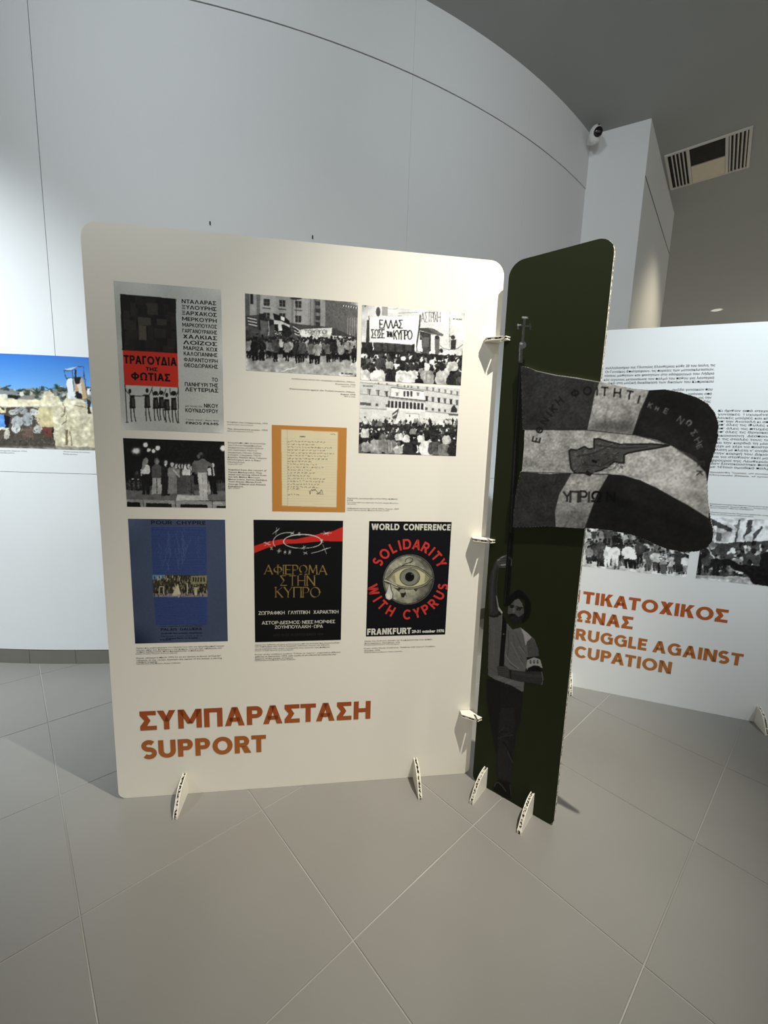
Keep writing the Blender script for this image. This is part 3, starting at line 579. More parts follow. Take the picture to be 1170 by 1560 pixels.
a.poly([(650, 305), (770, 335), (795, 345), (790, 540), (650, 530)], 48); a.poly([(765, 340), (800, 350), (795, 545), (762, 530)], 205)
a.poly([(630, 400), (680, 400), (672, 520), (620, 510)], 225); a.poly([(668, 395), (740, 395), (735, 540), (675, 540)], 70); a.ell(706, 355, 20, 26, 60); a.line([(652, 345), (690, 400)], 14, 90); a.poly([(690, 370), (745, 372), (748, 470), (680, 470)], 88)
a.poly([(806, 380), (858, 380), (852, 545), (806, 545)], 88); a.ell(830, 372, 24, 22, 45)
a.poly([(975, 400), (1030, 395), (1022, 500), (970, 502)], 44); a.ell(995, 372, 22, 22, 40); a.line([(960, 358), (990, 372), (1005, 395)], 10, 60); a.line([(962, 90), (958, 480)], 4, 100)
a.line([(860, 455), (900, 490), (960, 500), (1040, 490), (1100, 445)], 6, 80); a.ell(872, 508, 18, 22, 45); a.poly([(845, 530), (900, 530), (905, 580), (840, 580)], 215)
a.poly([(40, 420), (600, 440), (600, 560), (40, 560)], 40)
for x in (205, 300, 350, 430, 530): a.poly([(x-36, 428), (x+36, 432), (x+34, 520), (x-34, 520)], 58); a.line([(x-38, 425), (x-38, 520)], 5, 20)
a.poly([(118, 165), (655, 145), (640, 420), (560, 450), (130, 412)], 226)
for p in ([(640, 155), (560, 260), (490, 300)], [(130, 180), (190, 260)], [(645, 300), (540, 340)], [(640, 200), (480, 240)]): a.line(p, 7, 190, .5)
a.line([(655, 140), (640, 300), (605, 520)], 16, 60); a.line([(120, 150), (120, 400)], 8, 60); a.poly([(100, 190), (118, 190), (122, 420), (85, 460), (80, 540)], 50); a.line([(160, 410), (160, 540)], 10, 235); a.line([(605, 420), (600, 540)], 14, 225)
a.text('ΕΛΛΑΣ', 232, 194, 82, 11, 26, .72, gap=.14); a.text('ΣΩΣΕ', 146, 292, 84, 10, 26, .55, gap=.12); a.line([(205, 374), (232, 374)], 8, 26); a.text('ΤΗΝ', 305, 310, 54, 11, 26, .45, gap=.12, slope=.12); a.text('ΚΥΠΡΟ', 378, 300, 92, 11, 26, .56, gap=.1)
a.poly([(35, 500), (1095, 560), (1095, 900), (20, 900)], 34)
for i in range(170):
    f = i/170; y = 530+f*210; x = R(30, 1095); s_ = 62+f*60
    if x > 620 and y < 570: y += 30
    seated(a, x, y+s_*.7, s_, random.choice((30, 45, 60, 90, 140, 205, 225)), R(14, 55), R(-.1, .1))
for x, y, s_, c, h_ in ((70, 830, 180, 195, 50), (220, 850, 210, 205, 62), (360, 850, 190, 40, 30), (465, 865, 225, 212, 26), (570, 850, 200, 205, 40), (720, 870, 235, 150, 205), (880, 865, 220, 168, 30), (1000, 880, 190, 40, 26), (1070, 880, 150, 80, 40), (640, 880, 120, 26, 20), (330, 700, 120, 150, 45), (760, 600, 90, 40, 215), (665, 690, 100, 30, 220), (985, 720, 150, 190, 24), (235, 680, 140, 70, 60)): seated(a, x, y, s_, c, h_)
a.ell(885, 612, 9, 9, 245); a.photo(.52); a.grain(5, 1)
photo = a.build('banner_rally_photograph', white)
Lines(W, a.z).add('ERT ARCHIVE', 998, 186, 1092, 192, 15, .02).build('photograph_mark', M_BLACK, photo)

# crowd sitting before a long neoclassical building
a = Art(W, [(549, 583), (701, 588), (694, 695), (546, 690)], bg=(188, 188, 186)); a.zoom(540, 580, 170/1170)
a.poly([(50, 10), (1120, 85), (1110, 10)], 222); a.poly([(50, 290), (400, 310), (1090, 360), (1090, 460), (50, 460)], 200)
for i, c in ((0, 205), (1, 186)): pass
for p in ([(60, 20), (380, 52), (740, 100), (1110, 160)], [(60, 140), (370, 172)], [(745, 210), (1100, 262)], [(60, 290), (360, 302), (740, 320), (1090, 352)]): a.line(p, 5, 105)
a.poly([(380, 70), (722, 108), (738, 210), (365, 172)], 214); a.line([(385, 72), (722, 112)], 8, 62); a.line([(385, 72), (372, 170)], 6, 120); a.line([(365, 172), (745, 212)], 12, 70); a.line([(370, 186), (742, 224)], 6, 120)
for x, y in ((154, 122), (246, 130), (335, 142)): a.poly([(x-16, y-28), (x+14, y-26), (x+12, y+30), (x-12, y+28)], 90 if x < 300 else 30); a.line([(x-22, y-30), (x+20, y-27)], 6, 70); a.line([(x-6, y-25), (x-6, y+28)], 6, 190)
for i in range(6): x = 757+i*63; y = 190+i*8; a.poly([(x-13, y-26), (x+12, y-24), (x+10, y+26), (x-11, y+24)], 80 if i % 2 else 45); a.line([(x-18, y-27), (x+16, y-25)], 5, 80)
for i in range(6): x = 760+i*63; y = 84+i*10; a.poly([(x-9, y-17), (x+9, y-16), (x+8, y+22), (x-8, y+20)], 110); a.line([(x-12, y-18), (x+12, y-16)], 4, 80)
for x, y in ((253, 32), (340, 40), (452, 50), (524, 62), (562, 66), (597, 68), (665, 72)): a.poly([(x-9, y-12), (x+9, y-11), (x+8, y+12), (x-8, y+10)], 110)
for x in (524, 560, 597): a.poly([(x-12, 110), (x+12, 112), (x+10, 168), (x-11, 166)], 60)
for x in (448, 664): a.poly([(x-12, 130), (x+12, 132), (x+10, 160), (x-11, 158)], 120); a.line([(x-18, 126), (x+18, 129)], 5, 90)
a.poly([(355, 210), (735, 240), (725, 306), (350, 280)], 48)
for i in range(10): x = 378+i*39; a.line([(x, 208+i*3), (x-1, 284+i*3)], 11, 226)
a.poly([(340, 282), (740, 306), (740, 330), (340, 306)], 218)
for x, y, w_ in ((95, 242, 34), (150, 248, 26), (238, 256, 14), (340, 262, 14), (752, 294, 13), (820, 302, 12), (886, 310, 12), (948, 316, 9)): a.poly([(x-w_, y-16), (x+w_, y-14), (x+w_, y+14), (x-w_, y+13)], 80)
a.poly([(535, 342), (675, 350), (675, 420), (535, 415)], 212); a.line([(535, 342), (675, 350), (675, 410)], 5, 120); a.ell(578, 368, 6, 14, 90)
a.poly([(980, 345), (1095, 350), (1090, 368), (990, 362)], 80); a.poly([(1005, 330), (1015, 280), (1045, 250), (1060, 280), (1075, 300), (1070, 335)], 46)
a.poly([(395, 345), (465, 290), (460, 320), (440, 395), (400, 400)], 70); a.poly([(400, 360), (458, 318), (448, 345), (402, 375)], 195); a.line([(465, 290), (420, 420)], 4, 50); a.line([(310, 375), (400, 412)], 6, 120)
a.poly([(45, 430), (1085, 470), (1085, 810), (40, 810)], 44)
for i in range(60): person(a, R(55, 1080), 470+R(-5, 45), R(60, 80), random.choice((30, 60, 120, 205)), 30, 40, 24, .4)
for x, y, s_, c in ((110, 500, 125, 200), (200, 510, 110, 60), (262, 520, 120, 120), (980, 490, 90, 60), (960, 490, 90, 200), (1000, 490, 90, 190), (1070, 500, 100, 100)): person(a, x, y, s_, c, 40, 45, 22, .45)
for i in range(260):
    f = (i/260)**1.3; y = 490+f*200; s_ = 34+f*85; seated(a, R(45, 1085), y+s_*.6, s_, random.choice((26, 40, 40, 60, 80, 130, 205, 222)), R(14, 50))
for x, y, s_, c, h_ in ((65, 770, 175, 95, 30), (115, 740, 150, 150, 40), (225, 755, 215, 150, 26), (305, 740, 190, 130, 110), (375, 755, 205, 120, 50), (460, 765, 130, 175, 90), (585, 765, 195, 46, 24), (755, 775, 225, 220, 22), (835, 770, 200, 80, 30), (930, 785, 195, 110, 28), (1040, 780, 170, 40, 30), (695, 640, 110, 215, 30), (545, 640, 110, 200, 40), (465, 620, 110, 190, 60), (110, 590, 130, 200, 40), (960, 660, 130, 160, 30), (610, 560, 90, 130, 60)): seated(a, x, y, s_, c, h_)
for i in range(5): a.line([(345+i*14, 640), (340+i*15, 740)], 5, 190 if i % 2 else 70, .7)
a.photo(.5); a.grain(5, 1)
photo = a.build('sit_in_photograph', white)
Lines(W, a.z).add('ERT ARCHIVE', 90, 62, 192, 66, 16, .02).build('photograph_mark', M_GREYINK, photo)

# handwritten sheet on an ochre mount
a = Art(W, [(414, 647), (528, 652), (526, 780), (415, 779)], bg=(196, 134, 64)); a.zoom(180, 640, 380/1170)
P = [(766, 45), (1030, 57), (1022, 408), (770, 400)]; a.poly([(762, 41), (1034, 53), (1026, 412), (766, 404)], (206, 150, 84), .6); a.poly(P, (226, 214, 178))
for i in range(26): y = 88+i*12.6; a.line([(770, y), (1026, y+5)], .9, (176, 176, 160), .55)
a.line([(793, 48), (797, 400)], 1.3, (150, 130, 120), .8)
for i, l in enumerate((165, 120, 208, 175, 210, 190, 178, 110, 130, 168, 105, 130, 105, 172, 165, 148, 142, 40, 50)):
    y = 101+i*13.2 if i < 17 else 322+(i-17)*24+(i == 18)*2; x = 797; p = []
    while x < 797+l:
        n = int(R(3, 9))
        for k_ in range(n): p.append((x, y+R(-3.3, 3.3)+(x-797)*.02)); x += R(1.2, 2.6)
        if len(p) > 1: a.line(p, 1.3, (58, 50, 42), .9)
        p = []; x += 4
a.text('ΠΟΙΗΜΑ'.replace('Π', 'Π'), 853, 76, 5, 1.2, (70, 62, 50), 1.0); a.line([(995, 68), (1010, 66), (1018, 70)], 1.5, (70, 62, 50))
p = [(896, 330)]
for i in range(16): p.append((900+i*3.9, 334+R(-12, 14)))
a.line(p, 1.8, (40, 36, 34)); a.line([(930, 345), (962, 348)], 1.6, (40, 36, 34))
a.build('handwritten_sheet', white)

# blue poster
a = Art(W, [(195, 790), (343, 792), (347, 977), (206, 980)], bg=(72, 84, 110)); a.zoom(195, 785, 160/1170)
X = np.linspace(-1, 1, a.w)[None, :, None]; Y = np.linspace(0, 1, a.h)[:, None, None]
a.a = a.a*(1-.10*np.abs(X)*Y)-np.array([0, 2, 5.])*(Y); a.a += a.blobs(3, 60)[..., None]
a.poly([(255, 130), (868, 135), (880, 665), (275, 665)], (60, 78, 126)); a.poly([(285, 915), (885, 908), (888, 1215), (320, 1225)], (60, 76, 122))
for y0, y1 in ((140, 660), (925, 1215)):
    y = y0
    while y < y1:
        x = 262+(y-130)*.045
        while x < 868:
            w_ = R(10, 46); a.line([(x, y), (min(x+w_, 872), y+1)], 7.5, (38, 50, 98), .75); x += w_+R(4, 12)
        y += 17
for i in range(14):
    x, y = R(350, 830), R(150, 380)
    for k_ in range(8): a.line([(x, y), (x+R(-22, 22), y+34)], 4, (92, 112, 160), .7); x += R(-16, 16); y += 30
a.poly([(275, 665), (878, 665), (885, 905), (285, 905)], (56, 52, 40)); a.poly([(275, 665), (420, 665), (400, 720), (275, 715)], (104, 136, 176)); a.poly([(285, 870), (885, 868), (885, 906), (285, 906)], (138, 128, 132))
for i in range(520): x, y = R(290, 880), R(672, 880); c = random.choice(((20, 20, 18), (30, 28, 22), (84, 74, 50), (150, 142, 112), (196, 190, 160), (66, 62, 48), (14, 14, 14))); a.line([(x, y), (x+R(-5, 5), y+R(10, 36))], R(4, 12), c, .8)
a.poly([(700, 675), (878, 668), (878, 760), (700, 770)], (150, 144, 112), .8)
for x in (720, 748, 776, 806, 840): a.poly([(x, 690), (x+14, 690), (x+14, 740), (x, 742)], (24, 22, 20))
a.poly([(555, 760), (590, 880), (500, 880)], (204, 196, 162)); a.poly([(520, 820), (545, 800), (560, 895), (490, 895)], (196, 188, 158), .8); a.poly([(735, 800), (775, 800), (770, 890), (740, 890)], (206, 200, 172), .8); a.line([(350, 880), (352, 795), (398, 795), (400, 880)], 7, (200, 194, 170)); a.line([(662, 760), (660, 880)], 9, (206, 200, 180)); a.grain(2, 1)
blue = a.build('blue_poster', white)
t = Lines(W, a.z).add('POUR  CHYPRE', 258, 100, 866, 104, 42, .035).add('PALAIS  GALLIERA', 368, 1283, 826, 1280, 28, .03)
for s_, x0, x1, y in (('Vente organisée au profit des réfugiés', 362, 828, 1240), ('au profit des artistes chypriotes', 368, 828, 1318), ('Mercredi 5 mars 1975  à 21 h', 368, 826, 1350), ('10 avenue Pierre 1er de Serbie', 428, 778, 1374), ('PARIS', 358, 485, 1394)): t.add(s_, x0, y, x1, y-1, 15, .03)
t.build('poster_lettering', M_DBLUE, blue)

# black poster with wire ring and red band
a = Art(W, [(387, 792), (523, 793), (519, 976), (388, 977)], bg=(15, 15, 16)); a.zoom(180, 640, 380/1170)
a.poly([(636, 592), (690, 574), (760, 560), (830, 560), (900, 545), (960, 530), (1010, 520), (1060, 498), (1060, 570), (960, 568), (860, 578), (770, 582), (700, 600), (636, 626)], (196, 44, 38))
c0 = (216, 216, 210)
for k_ in range(3): a.line(arc(865, 570, 88+k_, 34-k_*1.2, 150-k_*40, 395+k_*20, 30), 3-k_*.5, c0, .9)
a.line(arc(800, 572, 72, 44, 150, 285, 16), 3, c0, .85)
for x, y, s_ in ((742, 522, 14), (817, 532, 12), (850, 535, 8), (700, 580, 16), (720, 602, 8), (755, 614, 10), (783, 620, 9), (805, 620, 10), (870, 598, 10), (878, 624, 10), (955, 570, 14), (968, 606, 20), (975, 532, 14)):
    for k_ in range(4): d = R(0, 3.1); l = s_*R(.5, 1.2); a.line([(x-l*math.cos(d), y-l*math.sin(d)), (x+l*math.cos(d), y+l*math.sin(d))], 1.7, c0, .9)
a.line([(905, 625), (935, 618), (995, 598)], 2, c0); a.line([(950, 532), (1000, 530)], 1.6, c0); a.line([(725, 535), (758, 508)], 1.6, c0)
gold = (150, 122, 70)
a.text('ΑΦΙΕΡΩΜΑ', 688, 680, 42, 5.2, gold, 1.06, slope=.006, gap=.19, contrast=.32, serif=4); a.text('ΣΤΗΝ', 762, 730, 45, 5.2, gold, 1.08, gap=.22, contrast=.32, serif=4); a.text('ΚΥΠΡΟ', 740, 784, 46, 5.2, gold, 1.1, gap=.19, contrast=.32, serif=4)
black = a.build('black_poster', white)
t = Lines(W, a.z).add('ΖΩΓΡΑΦΙΚΗ   ΓΛΥΠΤΙΚΗ   ΧΑΡΑΚΤΙΚΗ', 659, 913, 1033, 906, 16, .012).add('ΑΣΤΟΡ·ΔΕΣΜΟΣ· ΝΕΕΣ ΜΟΡΦΕΣ', 674, 958, 1018, 952, 15, .012).add('ΖΟΥΜΠΟΥΛΑΚΗ · ΩΡΑ', 735, 978, 960, 974, 15, .012); t.build('poster_lettering', M_CREAM, black)
Lines(W, a.z).add('ΑΠΟ 30 ΩΣ 10 ΣΕΠΤΕΜΒΡΙΟΥ 1974', 728, 1014, 962, 1010, 11, 0).build('faint_lettering', mat('faint_grey_ink', (44, 42, 40)), black)

# poster with the weeping eye
a = Art(W, [(562, 794), (688, 795), (678, 967), (558, 969)], bg=(15, 15, 20)); a.zoom(555, 840, 135/1170)
cc = a.T([(585, 372)])[0]; rad = abs(a.T([(585+330, 372)])[0, 0]-cc[0])
YY, XX = np.mgrid[0:a.h, 0:a.w]; dx, dy = (XX-cc[0])/rad, (YY-cc[1])/rad; rr = np.hypot(dx, dy)
sh = np.clip(1.02-.28*rr**2-.55*np.clip(dx*.8+dy*.25, 0, 2)**1.3-.25*np.clip(-dy-.3, 0, 1)*(dx > .1), .12, 1)
tex = a.blobs(.07, 9)+a.blobs(.04, 4); sh = np.clip(sh+tex*(rr < 1), .05, 1)
ins = rr < .985; a.a[ins] = (sh[..., None]*np.array([186, 184, 162.]))[ins]; ring = (rr >= .985) & (rr < 1.005); a.a[ring] = (112, 116, 112); ring = (rr > .955) & (rr < .985); a.a[ring] *= .45
D0 = (34, 32, 26)
up_ = [(280, 378), (330, 340), (400, 260), (490, 212), (560, 196), (640, 202), (720, 225), (800, 275), (885, 350)]
lo_ = [(885, 350), (830, 420), (760, 460), (660, 482), (580, 486), (480, 470), (400, 440), (330, 400), (280, 385)]
a.poly([(345, 345), (410, 285), (500, 238), (600, 222), (700, 240), (790, 285), (860, 352), (800, 420), (700, 456), (600, 466), (480, 452), (400, 415)], (196, 190, 150))
a.poly([(345, 345), (400, 295), (420, 420), (390, 405)], (120, 112, 84), .6); a.poly([(860, 352), (800, 300), (790, 420)], (110, 104, 80), .6)
a.ell(600, 340, 135, 118, (52, 52, 44)); a.ell(600, 338, 126, 110, (118, 118, 104)); a.ell(590, 350, 110, 92, (138, 138, 120), .7); a.ell(640, 320, 70, 60, (150, 150, 136), .5)
for i in range(40): d = i/40*6.283; a.line([(600+64*math.cos(d), 338+60*math.sin(d)), (600+118*math.cos(d), 338+100*math.sin(d))], 2.4, (78, 80, 70), .5)
a.ell(598, 336, 62, 62, (16, 15, 14)); a.ell(592, 334, 26, 26, (4, 4, 4)); a.ell(630, 300, 9, 7, (120, 120, 110))
for q, o_ in ((up_, 0), (lo_, 0)):
    a.line(q, 24, (140, 138, 116)); a.line([(x, y-13 if q is up_ else y+13) for x, y in q], 8, D0); a.line([(x, y+13 if q is up_ else y-13) for x, y in q], 6, (60, 56, 44))
a.line([(268, 380), (340, 405), (430, 450)], 12, (206, 202, 186)); a.line([(268, 400), (330, 425)], 10, D0)
a.line([(480, 208), (530, 170), (600, 148), (630, 130)], 9, D0); a.line([(540, 140), (552, 100), (600, 82), (640, 100), (630, 135), (600, 155)], 8, (44, 42, 34)); a.line([(700, 110), (760, 150), (800, 210)], 12, (70, 68, 56), .6); a.line([(480, 185), (440, 215), (400, 230)], 6, (70, 68, 54))
a.poly([(440, 480), (470, 530), (490, 600), (520, 610), (550, 560), (540, 500), (500, 478)], (40, 38, 30)); a.ell(505, 522, 40, 28, (150, 148, 130)); a.poly([(380, 468), (450, 490), (470, 540), (430, 510)], (60, 56, 44)); a.poly([(650, 500), (710, 495), (680, 530)], (50, 48, 38)); a.line([(545, 560), (560, 600)], 6, (60, 58, 46)); a.line([(735, 490), (770, 520), (740, 560)], 14, (104, 102, 86), .5)
a.poly([(335, 425), (350, 500), (378, 560), (370, 620), (330, 640), (290, 620), (280, 570), (305, 520)], (206, 204, 190)); a.line([(342, 430), (355, 505), (380, 560), (372, 620), (335, 645)], 9, (30, 28, 24)); a.ell(320, 590, 18, 30, (228, 226, 214), .8); a.grain(2.5, 1)
eye = a.build('eye_poster', white)
c = W.uv(np.array([622.5, 622.5+38.0]), np.array([883., 883.])); cu, cv = c[0]; unit = (c[1, 0]-c[0, 0])/38.
t = Lines(W)
for ch, an in zip('SOLIDARITY', (149.5, 133.5, 118, 106.5, 95, 79.5, 64, 52.5, 41.5, 27.5)): t.ring(ch, cu, cv, unit*46.5, an, unit*15.5, False, .035, .82)
for ch, an in zip('WITH', (196, 212.5, 225.5, 242)): t.ring(ch, cu, cv, unit*62, an, unit*15.5, True, .035, .78)
for ch, an in zip('CYPRUS', (269.5, 286, 301, 316.5, 332.5, 348)): t.ring(ch, cu, cv, unit*62, an, unit*15.5, True, .035, .82)
t.build('ring_lettering', M_RED, eye)
Lines(W, (370, 740, 360/1170)).add('WORLD  CONFERENCE', 636, 219, 1027, 221, 31, .045).add('FRANKFURT', 615, 739, 832, 732, 31, .05).add('29-31 october 1976', 836, 728, 996, 724, 13, .05).build('poster_lettering', M_CREAM, eye)
# title and captions of the white panel
def grad_mat(name, top, bot, z0, z1):
    m = mat(name, top, .5, .3); nt = m.node_tree; b = nt.nodes['Principled BSDF']; tc = nt.nodes.new('ShaderNodeTexCoord'); sp = nt.nodes.new('ShaderNodeSeparateXYZ')
    mr = nt.nodes.new('ShaderNodeMapRange'); mr.inputs[1].default_value = z0; mr.inputs[2].default_value = z1; r = nt.nodes.new('ShaderNodeValToRGB')
    r.color_ramp.elements[0].color = (*lin(bot), 1); r.color_ramp.elements[1].color = (*lin(top), 1)
    nt.links.new(tc.outputs['Object'], sp.inputs[0]); nt.links.new(sp.outputs['Z'], mr.inputs[0]); nt.links.new(mr.outputs[0], r.inputs[0]); nt.links.new(r.outputs[0], b.inputs['Base Color']); return m
Lines(W, (150, 1040, 700/1170)).add('ΣΥΜΠΑΡΑΣΤΑΣΗ', 107, 121, 692, 92, 47, .046).add('SUPPORT', 111, 192, 427, 177, 44, .05).build('title_lettering', grad_mat('rust_gradient_ink', (160, 74, 32), (176, 106, 48), .14, .40), white)
def caption(surf, z, rows, parent, cap=20, m=M_GREYINK, bold=.006):
    t = Lines(surf, z)
    for s_, x0, y0, x1, y1, *c in rows: t.add(s_, x0, y0, x1, y1, c[0] if c else cap, bold)
    t.build('caption', m, parent)
M_CAP = mat('caption_ink', (34, 33, 31), .5, .3)
z1_ = (340, 635, 80/998)
caption(W, z1_, [('Η αφίσα του ντοκιμαντέρ, 1975', 75, 106, 845, 140, 22), ('Αρχείο Νίκου Κούνδουρου.', 80, 150, 580, 165, 14), ('The documentary poster, 1975', 80, 236, 845, 268, 22), ('Nikos Koundouros archive.', 80, 275, 580, 291, 14)], white, m=M_CAP)
caption(W, z1_, [('Στιγμιότυπο από τη συναυλία', 90, 500, 805, 524, 24), ('του Γιάννη Μαρκόπουλου.', 90, 546, 735, 570, 24), ('Διακρίνονται μεταξύ άλλων', 90, 592, 765, 614, 24), ('στα αριστερά, Μελίνα', 90, 636, 640, 656, 24), ('Μερκούρη, Μάνος Λοΐζος,', 90, 684, 740, 708, 24), ('Σταύρος Ξαρχάκος, Τζένη', 90, 728, 710, 752, 24), ('Καρέζη, Μαρίζα Κωχ, Γιώργος', 90, 774, 830, 802, 24), ('Νταλάρας και η Βίκυ', 90, 820, 710, 846, 24), ('Μοσχολιού.', 90, 866, 415, 880, 24), ('Αρχείο ΕΡΤ Α.Ε.', 95, 904, 370, 912, 16),
 ('Snapshot from the concert of', 95, 1010, 825, 1034, 24), ('Yiannis Markopoulos. They', 95, 1058, 740, 1078, 24), ('stand out among others from', 100, 1102, 820, 1124, 24), ('the left: Melina Mercouri,', 100, 1148, 705, 1166, 24), ('Manos Loizos, Stavros Xarhakos,', 100, 1194, 840, 1214, 24), ('Tzeni Karezi, Mariza Koch,', 100, 1238, 735, 1256, 24), ('George Dalaras and Antonis', 100, 1284, 810, 1302, 24), ('Kalogiannis.', 100, 1328, 395, 1338, 24), ('ERT archive', 100, 1360, 320, 1366, 16)], white, m=M_CAP)
caption(W, (430, 565, 130/1170), [('Διαδηλώσεις κατά της τουρκικής εισβολής, Αθήνα,', 128, 112, 1000, 163, 15), ('Αύγουστος 1974', 725, 186, 1003, 198, 15), ('Αρχείο ΕΡΤ Α.Ε.', 812, 215, 1000, 225, 11), ('Demonstrations against the Turkish invasion, Athens,', 102, 250, 1000, 300, 15), ('August 1974', 798, 326, 1003, 334, 15), ('ERT archive', 855, 354, 1003, 361, 11)], white, m=M_CAP)
caption(W, (520, 745, 110/1170), [('Ημιτελές χειρόγραφο (1912-1991), Κύπρος,', 98, 155, 918, 170, 18), ('1974', 95, 188, 185, 190, 16), ('Συλλογή Λεβέντειο Δημοτικό Μουσείο, Αρχείο Κειμένων', 95, 220, 925, 234, 14), ('Μουσείου', 95, 246, 240, 250, 14), ('Unfinished manuscript (1912-1991), Cyprus, 1974', 95, 318, 930, 330, 16), ('North Cyprus Library, Museum Archive Centre', 92, 348, 775, 354, 13)], white, m=M_CAP)
zz = (200, 970, 160/1170)
caption(W, zz, [('Αφίσα που κυκλοφόρησε τον Μάρτιο του 1975 για φιλανθρωπική αγορά', 55, 132, 1035, 108, 13), ('τέχνης υπέρ των προσφύγων της Κύπρου. Στο κέντρο, απόδραση στα', 55, 154, 1010, 134, 13), ('τοπία ερήμωσης που προκάλεσε ο πόλεμος.', 57, 174, 815, 160, 13), ('Εθνικό Ιστορικό Μουσείο, Συλλογή Αφισών', 52, 194, 515, 186, 10), ('Poster released in March 1975 for an art auction in favour of Cypriot', 58, 244, 995, 216, 13), ('refugees. In the center, between the names of the artists, a stirring', 60, 268, 1010, 244, 13), ('refugee tragedy.', 60, 290, 300, 284, 13), ('National Historical Museum, Poster Collection', 60, 306, 550, 296, 10)], white, m=M_CAP)
zz = (380, 970, 160/1170)
caption(W, zz, [('Αφίσα της έκθεσης με έργα καλλιτεχνών από την Ελλάδα, που διοργανώθηκε', 62, 98, 1005, 70, 13), ('τον Σεπτέμβριο του 1974 σε διάφορες αίθουσες τέχνης της Αθήνας,', 64, 118, 895, 96, 13), ('συνεισφέροντας στην ενίσχυση του αγώνα της Κύπρου.', 62, 142, 900, 120, 13), ('Εθνικό Ιστορικό Μουσείο, Συλλογή Αφισών', 62, 160, 492, 150, 10), ('Poster of the exhibition entitled “Tribute to Cyprus”, organised in different', 62, 204, 1015, 176, 13), ('galleries in September 1974, with works of art offered by artists for the', 64, 228, 962, 202, 13), ('support of the people of Cyprus.', 64, 250, 490, 240, 13), ('National Historical Museum, Poster Collection', 64, 268, 515, 256, 10)], white, m=M_CAP)
caption(W, (545, 960, 135/1170), [('Αφίσα της Διεθνούς Διάσκεψης Συμπαράστασης στην Κύπρο,', 88, 154, 985, 124, 15), ('Φρανκφούρτη, Οκτώβριος 1976', 88, 182, 555, 166, 15), ('Εθνικό Ιστορικό Μουσείο, Συλλογή Αφισών', 86, 202, 552, 186, 11), ('Poster of the World Conference, “Solidarity with Cyprus”, Frankfurt,', 84, 250, 1025, 216, 15), ('October 1976', 86, 276, 292, 270, 15), ('National Historical Museum, Poster Collection', 88, 298, 588, 282, 11)], white, m=M_CAP)

# ------------------------------------------------------------------ green panel: printed flag bearer
a = Art(G, None, pitch=.0021, bg=(42, 47, 28), box=(.008, .285, .005, 1.985)); a.m[:] = 0
def mpoly(p, c, al=1): a.mask(p); a.poly(p, c, al)
def mell(cx, cy, rx, ry, c, **k): 
    an = np.linspace(0, 6.283, 20); a.mask(np.stack([cx+rx*np.cos(an), cy+ry*np.sin(an)], -1)); a.ell(cx, cy, rx, ry, c, **k)
BG = (42, 47, 28)
# pole and finial, in photograph units
a.zoom(690, 460, 270/1053)
a.line([(412, 350), (382, 750), (340, 1500), (318, 1800)], 34, 24, mask=True)
a.line([(405, 380), (376, 760), (336, 1480)], 5, 60, .8); a.line([(405, 250), (402, 355)], 26, 66, mask=True); a.line([(398, 262), (396, 350)], 6, 120)
mell(416, 256, 23, 24, 92); a.ell(408, 248, 8, 8, 180)
a.line([(428, 95), (420, 165), (415, 240)], 17, 70, mask=True); a.line([(385, 140), (465, 148)], 14, 66, mask=True); a.line([(412, 94), (444, 96)], 16, 110, mask=True); a.line([(388, 130), (388, 162)], 12, 90, mask=True); a.line([(460, 130), (460, 165)], 12, 60, mask=True)
a.line([(387, 138), (405, 136)], 6, 210); a.line([(416, 92), (440, 94)], 6, 200); a.line([(412, 165), (404, 235)], 3, 150)
# legs and shoe
a.zoom(735, 1040, 100/867)
mpoly([(55, -60), (540, -20), (530, 120), (525, 300), (500, 520), (445, 690), (420, 900), (405, 1050), (400, 1200), (365, 1300), (350, 1340), (210, 1290), (180, 1180), (185, 960), (150, 800), (110, 590), (85, 420), (60, 200)], 30)
mpoly([(205, 1280), (160, 1330), (130, 1370), (150, 1420), (250, 1480), (370, 1540), (385, 1480), (380, 1320), (300, 1300)], 14)
a.line([(155, 1370), (180, 1320), (215, 1315), (265, 1365), (310, 1430)], 13, 68); a.line([(365, 1340), (372, 1420), (380, 1490)], 12, 62)
a.poly([(55, -60), (240, -20), (240, 330), (215, 500), (205, 700), (190, 930), (110, 590), (85, 420), (60, 200)], 22, .8)
a.poly([(250, 330), (420, 330), (430, 560), (380, 680), (220, 700), (225, 450)], 42, .7); a.poly([(230, 720), (330, 760), (390, 1000), (380, 1290), (210, 1260), (195, 980)], 42, .8)
for p, w_, c in (([(215, 700), (260, 640), (330, 650)], 18, 24), ([(215, 730), (300, 700), (400, 690)], 16, 56), ([(280, 780), (330, 850), (400, 1010)], 22, 16), ([(330, 900), (360, 970), (405, 1055)], 14, 66), ([(240, 200), (240, 320), (360, 320)], 14, 22), ([(300, 560), (380, 600)], 14, 30), ([(220, 640), (300, 590)], 10, 52), ([(260, 60), (400, 90), (500, 130)], 12, 22)): a.line(p, w_, c, .8)
